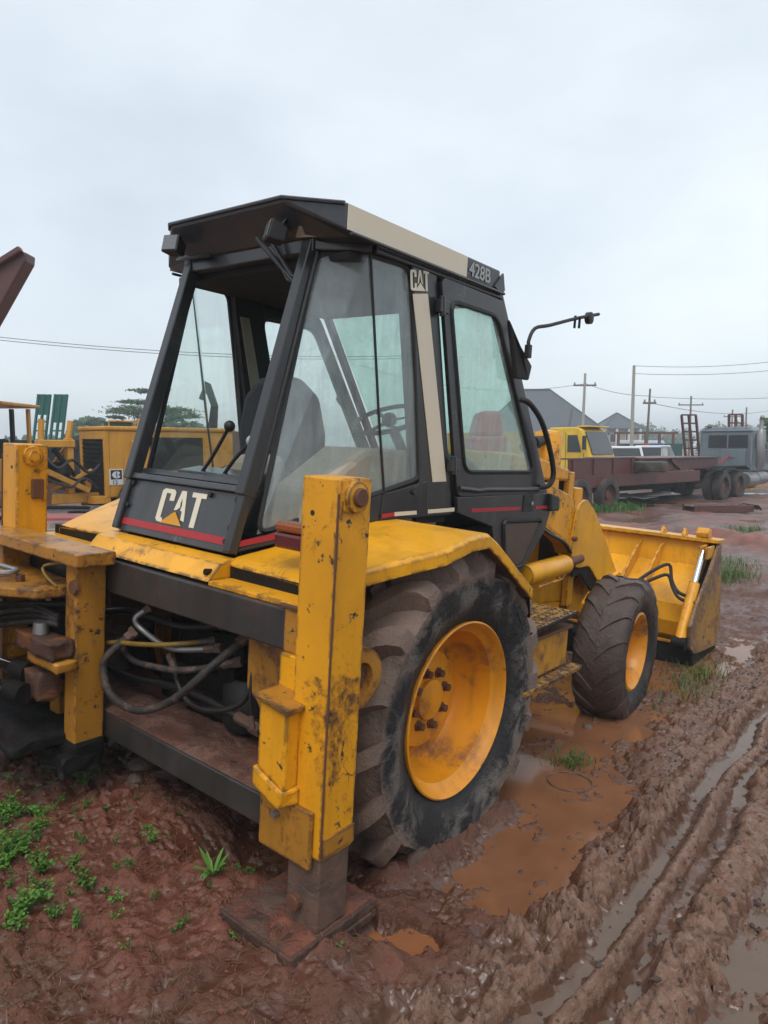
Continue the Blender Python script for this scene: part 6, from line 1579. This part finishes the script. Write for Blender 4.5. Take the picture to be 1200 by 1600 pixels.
M['stone'] = m_muddy('muddy_stone', (0.14, 0.10, 0.08, 1), (0.15, 0.075, 0.05, 1), 0.5, 5, 0.6, 0.5)
M['mud_clod'] = m_muddy('wet_mud_clod', (0.10, 0.062, 0.048, 1), (0.065, 0.038, 0.03, 1), 0.5, 8, 0.4, 0.7)
M['clod'] = m_muddy('red_clod', (0.22, 0.07, 0.04, 1), (0.15, 0.05, 0.03, 1), 0.5, 8, 0.7, 0.6)
rnd = random.Random(21)
def leaf_strip(L, W, az, rise, droop, n=4, x0=0.0, z0=0.0):
    """curved leaf blade with a fold, from the plant's centre outwards"""
    mb = MB()
    d = Vector((math.cos(az), math.sin(az), 0)); s = Vector((-math.sin(az), math.cos(az), 0))
    vs, fs = [], []
    for i in range(n + 1):
        t = i / n
        c = d * (x0 + L * t * (1 - 0.15 * t)) + Vector((0, 0, z0 + rise * t - droop * t * t))
        w = W * (math.sin(math.pi * min(1, 0.08 + t * 0.92)) ** 0.8) * 0.5
        vs += [c - s * w + Vector((0, 0, w * 0.3)), c, c + s * w + Vector((0, 0, w * 0.3))]
    for i in range(n):
        for j in range(2):
            fs.append((i * 3 + j, i * 3 + j + 1, (i + 1) * 3 + j + 1, (i + 1) * 3 + j))
    return mb.add(vs, fs)
def blade_plant(label, x, y, n, L, W, rise, mat):
    o = thing('grass_tuft', label, 'plant', (x, y, gz(x, y) - 0.004), rnd.uniform(0, 6))
    for k in range(n):
        put('leaf', leaf_strip(L * rnd.uniform(.7, 1.1), W * rnd.uniform(.8, 1.2), 2 * math.pi * k / n + rnd.uniform(-.3, .3), rise * rnd.uniform(.7, 1.4), rise * rnd.uniform(.3, .9)), mat, o, 0, True)
    return o
blade_plant('bright broad-bladed grass tuft left of the stabiliser foot pad', 0.62, -0.97, 13, 0.085, 0.015, 0.105, 'leaf_bright')
def herb(label, x, y, size, stems, mat='leaf', group=None):
    o = thing('weed_plant', label, 'weed', (x, y, gz(x, y) - 0.003), 0, group)
    for k in range(stems):
        a = rnd.uniform(0, 6.28); h = size * rnd.uniform(0.5, 1.1); ln = size * rnd.uniform(0.2, 0.8)
        tip = Vector((math.cos(a) * ln, math.sin(a) * ln, h))
        mb = MB().tube([(0, 0, 0), tip * 0.5 + Vector((0, 0, h * 0.1)), tip], 0.0018, 4)
        for q in range(5):
            f = 0.35 + 0.65 * q / 4
            b = rnd.uniform(0, 6.28); l = size * rnd.uniform(0.22, 0.36)
            lf = leaf_strip(l, l * 0.62, b, l * rnd.uniform(0.0, 0.4), l * 0.35, 3)
            c = tip * f
            mb.add([(v[0] + c.x, v[1] + c.y, v[2] + c.z) for v in lf.v], lf.f)
        put('sprig', mb, mat, o, 0, True)
    return o
WG = 'small weeds in the red earth behind the machine'
herb('largest leafy weed clump at the left picture edge', -0.02, -1.40, 0.10, 12, 'leaf')
herb('leafy weed clump right of the largest one at the left edge', 0.16, -1.38, 0.075, 10, 'leaf')
herb('upper leafy weed at the left edge below the carriage', -0.33, -1.29, 0.09, 10, 'leaf_bright')
herb('bright green weed under the backhoe carriage at the left edge', -1.36, -0.78, 0.16, 12, 'leaf_bright')
herb('tall weed sprig under the lower rail near the flat leaf', -0.32, -0.96, 0.075, 7, 'leaf')
herb('pale weed sprig left of the one under the lower rail', -0.62, -0.93, 0.07, 6, 'leaf')
herb('weed seedling midway between the rail and the grass tuft', 0.27, -0.99, 0.055, 6, 'leaf_bright')
herb('weed clump low at the lower left corner', 0.30, -1.50, 0.08, 9, 'leaf')
herb('tiny seedling beside the orange pool', 1.22, -0.93, 0.025, 3, 'leaf_bright')
herb('tiny seedling in front of the foot pad', 0.93, -1.12, 0.03, 3, 'leaf_bright')
herb('weed sprig beside the grass tuft under the rail', 0.57, -0.80, 0.055, 7, 'leaf')
for k in range(34):
    c = rnd.choice([(0.0, -1.42), (0.12, -1.36), (0.25, -1.48), (-0.30, -1.28), (0.35, -1.45), (-0.15, -1.36), (0.42, -1.56)])
    x, y = c[0] + rnd.gauss(0, 0.09), c[1] + rnd.gauss(0, 0.06)
    herb('leafy weed in the thick patch at the lower left', x, y, rnd.uniform(0.04, 0.075), rnd.randint(6, 10), rnd.choice(['leaf', 'leaf_bright']), 'weeds of the lower left patch')
for k in range(80):
    x, y = (rnd.uniform(-0.9, 0.75), rnd.uniform(-1.6, -0.75)) if k % 3 else (rnd.gauss(-0.1, 0.3), rnd.gauss(-1.25, 0.14))
    if True:
        herb('tiny weed seedling sprouting from the red earth behind the machine', x, y, rnd.uniform(0.016, 0.046), rnd.randint(2, 6), rnd.choice(['leaf', 'leaf', 'leaf_bright']), WG)

# straw, dead roots and fine litter on the red earth
def scatter(name, label, cat, n, region, lmin, lmax, w, mat, flat=False, seed=1):
    r_ = np.random.RandomState(seed)
    x, y = region(r_, n)
    keep = np.ones(len(x), bool)
    z = height(x, y)
    vs, fs = [], []
    for i in range(len(x)):
        L = r_.uniform(lmin, lmax); a = r_.uniform(0, 6.283)
        c = np.array([x[i], y[i], z[i]])
        d = np.array([math.cos(a), math.sin(a), 0]); s = np.array([-math.sin(a), math.cos(a), 0]) * w * r_.uniform(.6, 1.3)
        o = len(vs)
        if flat:
            up = np.array([0, 0, 1.0]) * r_.uniform(0.002, 0.012)
            p1 = c + up * 0.4; p2 = c + d * L * 0.5 + up * 1.6 + s * r_.uniform(-4, 4); p3 = c + d * L + up * 0.4
        else:
            p1 = c; p2 = c + d * L * 0.25 + np.array([0, 0, L * 0.6]); p3 = c + d * L * r_.uniform(.35, .8) + np.array([0, 0, L * r_.uniform(.6, .95)])
        vs += [p1 - s, p1 + s, p2 + s * 0.8, p2 - s * 0.8, p3]
        fs += [(o, o + 1, o + 2, o + 3), (o + 3, o + 2, o + 4)]
    return tag(put(name, MB().add(vs, fs), mat), label, cat, kind='stuff')
scatter('straw_litter', 'dry straw and root litter scattered on the red earth', 'litter', 3500, lambda r, n: (r.uniform(-1.0, 1.3, n), r.uniform(-1.8, -0.75, n)), 0.02, 0.10, 0.0009, 'straw', True, 3)
def patches(cs):
    def f(r, n):
        k = r.randint(0, len(cs), n)
        c = np.array(cs)[k]
        return c[:, 0] + r.normal(0, 1, n) * c[:, 2], c[:, 1] + r.normal(0, 1, n) * c[:, 3]
    return f
scatter('grass', 'thin green grass growing along the puddle edge', 'grass', 900, patches([(1.28, 2.75, .10, .25), (1.2, 3.2, .12, .2), (1.10, 1.08, .05, .05), (0.42, 7.6, .2, .35), (0.1, 8.6, .3, .5)]), 0.04, 0.11, 0.0035, 'grass', False, 5)
scatter('grass', 'taller grass clumps between the bucket and the fallen ramp', 'grass', 700, patches([(0.1, 8.5, .22, .35), (0.42, 7.7, .12, .25), (-0.7, 13.8, .2, .3)]), 0.06, 0.20, 0.005, 'grass', False, 6)
scatter('grass', 'dense grass patch below the trailer wheels', 'grass', 1500, patches([(-4.9, 16.4, .35, .35), (-4.7, 17.2, .3, .35), (-5.3, 16.5, .3, .4)]), 0.12, 0.32, 0.012, 'leaf', False, 7)

def grit(n, region, seed, rmin, rmax, mat, label):
    r_ = np.random.RandomState(seed)
    x, y = region(r_, n); z = height(x, y)
    vs, fs = [], []
    O = [(1, 0, 0), (0, 1, 0), (-1, 0, 0), (0, -1, 0), (0, 0, 1), (0, 0, -1)]
    F = [(0, 1, 4), (1, 2, 4), (2, 3, 4), (3, 0, 4), (1, 0, 5), (2, 1, 5), (3, 2, 5), (0, 3, 5)]
    for i in range(n):
        s = r_.uniform(rmin, rmax) * (1 if r_.rand() < .85 else 1.8); a = r_.uniform(0, 6.28); c, sn = math.cos(a), math.sin(a)
        q = r_.uniform(.55, 1.3, 6)
        o = len(vs)
        for k, (u, v, w) in enumerate(O):
            vs.append((x[i] + s * q[k] * (u * c - v * sn), y[i] + s * q[k] * (u * sn + v * c), z[i] + s * 0.35 + s * q[k] * 0.7 * w))
        fs += [tuple(o + j for j in f) for f in F]
    return tag(put('grit', MB().add(vs, fs), mat), label, 'grit', kind='stuff')
grit(2600, lambda r, n: (r.uniform(-1.0, 1.4, n), r.uniform(-1.75, -0.5, n)), 51, 0.0025, 0.008, 'clod', 'crumbs of red earth and grit behind the machine')
grit(2600, lambda r, n: (r.uniform(1.45, 2.6, n), r.uniform(-1.0, 4.0, n)), 52, 0.003, 0.010, 'mud_clod', 'crumbs of wet mud between the wheel ruts')
# stones
def rock(name, label, cat, x, y, r, mat='stone', sq=(1, 1, .7), dz=0.3, group=None, z=None):
    mb = MB().ball((0, 0, 0), r, 12, sq)
    sd = rnd.uniform(0, 50)
    mb.v = [tuple(Vector(v) * (1 + 0.35 * mnoise.noise(Vector(v) / r * 0.9 + Vector((sd, 0, 0))))) for v in mb.v]
    o = put(name, mb, mat, None, 0, True, (x, y, (gz(x, y) if z is None else z) + r * sq[2] * dz), (0, 0, rnd.uniform(0, 6)))
    return tag(o, label, cat, group)
rock('stone', 'rounded muddy stone wedged beside the stabiliser leg', 'stone', 0.80, -0.72, 0.055)
rock('stone', 'brown stone in the shade below the lower rail', 'stone', -0.32, -0.66, 0.07)
rock('stone', 'second stone in the shade, nearer than the first', 'stone', -0.22, -0.76, 0.045)
rock('mud_clod', 'red clod lying on the left half of the foot pad', 'clod', 0.90, -0.98, 0.030, 'clod', (1, .8, .6), 0.5, None, 0.128)
rock('mud_clod', 'flat red mud smear on the foot pad corner', 'clod', 0.86, -0.90, 0.075, 'clod', (1, .8, .22), 0.2, None, 0.132)
rock('mud_clod', 'grey mud lump on the platform next to the clamp', 'clod', 0.845, -0.86, 0.038, 'stone', (1, 1, .8), 0.3, None, 0.53)
rock('stone', 'dark stone lying in the brown puddle', 'stone', 0.98, 1.62, 0.035, 'stone', (1, 1, .7), 0.5, None, WATER_MAIN - 0.01)
# flat green leaf-like plate in the shade and wire hoop in the puddle
fl = put('fallen_leaf', leaf_strip(0.16, 0.09, 0.5, 0.03, 0.05, 6), 'stone', None, 0, True, (-0.16, -0.72, gz(-0.16, -0.72) + 0.012))
tag(fl, 'large grey-green fallen leaf in the shade under the rail', 'leaf')
hp = put('wire_hoop', MB().tube([(0.115 * math.cos(2 * math.pi * k / 36), 0.105 * math.sin(2 * math.pi * k / 36), 0.003 * math.sin(5 * k)) for k in range(36)], 0.005, 6, closed=True), 'legsteel', None, 0, True, (1.20, 0.87, WATER_MAIN + 0.003))
tag(hp, 'thin wire hoop lying in the brown puddle', 'hoop')

# ---- trees
def tree(name, label, loc, trunk_h, crown, leaf, nleaf, mat='tree_leaf', layers=None, seed=1):
    r_ = random.Random(seed)
    o = thing(name, label, 'tree', loc)
    mb = MB().tube([(0, 0, 0), (0.1, 0, trunk_h * 0.5), (0, 0, trunk_h)], crown * 0.05 + 0.06, 8, r1=crown * 0.03 + 0.03)
    tips = []
    for k in range(len(layers)):
        (cx, cy, cz, rx, rz, dens) = layers[k]
        e = Vector((cx, cy, cz))
        m_ = Vector((cx * 0.4, cy * 0.4, trunk_h * 0.6 + cz * 0.4))
        mb.tube(smooth_path([(0, 0, trunk_h * 0.8), m_, e], 3), crown * 0.025 + 0.02, 6, r1=0.015)
    put('trunk', mb, 'bark', o, 0, True)
    vs, fs = [], []
    tot = sum(l[5] for l in layers)
    for (cx, cy, cz, rx, rz, dens) in layers:
        n = int(nleaf * dens / tot)
        cl = [(cx + rx * r_.uniform(-1, 1) * 0.75, cy + rx * r_.uniform(-1, 1) * 0.75, cz + rz * r_.uniform(-0.8, 0.8)) for _ in range(max(3, n // 60))]
        for i in range(n):
            c = r_.choice(cl)
            p = Vector((c[0] + r_.gauss(0, rx * 0.20), c[1] + r_.gauss(0, rx * 0.20), c[2] + r_.gauss(0, rz * 0.28)))
            a = Vector((r_.gauss(0, 1), r_.gauss(0, 1), r_.gauss(0, 0.5))).normalized() * leaf * r_.uniform(.6, 1.2)
            b = a.cross(Vector((r_.gauss(0, .5), r_.gauss(0, .5), 1))).normalized() * leaf * 0.45
            q = len(vs)
            vs += [p - a, p + b, p + a, p - b]; fs.append((q, q + 1, q + 2, q + 3))
    me = bpy.data.meshes.new('crown'); me.from_pydata([tuple(v) for v in vs], [], fs)
    put('crown', me, mat, o)
    return o
tree('umbrella_tree', 'flat-topped spreading tree behind the grader', site(-18.3, 55, -0.3), 3.2, 5, 0.13, 9500,
     layers=[(0, 0, 4.7, 2.6, 0.30, 4), (-2.6, 0.4, 4.75, 1.6, 0.16, 1.6), (2.4, 0, 4.5, 2.0, 0.25, 2.4), (-1.0, 0, 5.35, 1.6, 0.16, 1.6), (1.3, -0.5, 6.1, 1.3, 0.12, 1.0), (-4.1, 0, 4.25, 1.0, 0.12, .8), (4.4, 0, 4.1, 1.2, 0.16, 1.2), (0.2, 0, 4.0, 1.4, 0.3, 1.2)], seed=4)
tree('leafy_tree', 'leafy green tree at the right picture edge behind the truck', site(24.8, 44, -0.3), 2.0, 3, 0.22, 2600,
     layers=[(0, 0, 2.6, 1.3, 0.9, 3), (-0.5, 0, 3.2, 0.9, 0.4, 1), (0.5, 0, 1.6, 1.3, 0.6, 2), (-1.2, 0, 3.0, 0.5, .2, .4)], mat='leaf', seed=5)
tree('leafy_tree', 'small green bush behind the upright lattice ramp', site(16.3, 36, -0.3), 0.8, 1.5, 0.12, 1500,
     layers=[(0, 0, 1.7, 0.6, 0.5, 2), (0.3, 0, 1.2, 0.7, 0.4, 1)], mat='leaf', seed=6)
def wood(name, label, n, rr, t0, t1, h0, h1, seed):
    r_ = random.Random(seed)
    vs, fs = [], []
    for k in range(n):
        r = r_.uniform(*rr); t = r_.uniform(t0, t1); h = r_.uniform(h0, h1); w = h * r_.uniform(.4, .7)
        c0 = site(r, t, 0)
        for i in range(420):
            an = r_.uniform(0, 6.283); el = r_.uniform(-1, 1); q_ = r_.uniform(0.2, 1) ** 0.5
            p = c0 + Vector((w * .8 * q_ * math.cos(an) * math.sqrt(1 - el * el), w * .8 * q_ * math.sin(an) * math.sqrt(1 - el * el), h * (0.55 + 0.45 * q_ * el + r_.gauss(0, .03))))
            if p.z < -0.3: p.z = 0.2
            a = Vector((r_.gauss(0, 1), r_.gauss(0, 1), r_.gauss(0, .7))).normalized() * r_.uniform(.2, .5)
            b = a.cross(Vector((r_.gauss(0, 1), r_.gauss(0, 1), 1))).normalized() * 0.28
            q = len(vs); vs += [p - a, p + b, p + a, p - b]; fs.append((q, q + 1, q + 2, q + 3))
    me = bpy.data.meshes.new(name); me.from_pydata([tuple(v) for v in vs], [], fs)
    return tag(put(name, me, 'tree_leaf'), label, 'trees', kind='stuff')
wood('far_trees', 'hazy line of far trees along the right horizon', 55, (48, 130), 150, 190, 3.5, 7.5, 31)
wood('far_trees', 'line of far trees along the left horizon', 60, (-110, -20), 110, 160, 2.0, 3.4, 32)
wood('far_trees', 'low bushes behind the grader on the left', 22, (-32, -18), 60, 75, 2.5, 4.4, 33)

# ---- damp air
hz = MB().box(-420, 420, -60, 520, -1.3, 14)
tv = bpy.data.materials.new('damp_air')
tv.use_nodes = True
tv.node_tree.nodes.clear()
vo_ = tv.node_tree.nodes.new('ShaderNodeOutputMaterial')
vp = tv.node_tree.nodes.new('ShaderNodeVolumePrincipled')
vp.inputs['Color'].default_value = (0.86, 0.92, 0.97, 1)
vp.inputs['Density'].default_value = 0.0026
vp.inputs['Anisotropy'].default_value = 0.0
tv.node_tree.links.new(vp.outputs[0], vo_.inputs['Volume'])
if True:
    tag(put('haze', hz, tv), kind='stuff')
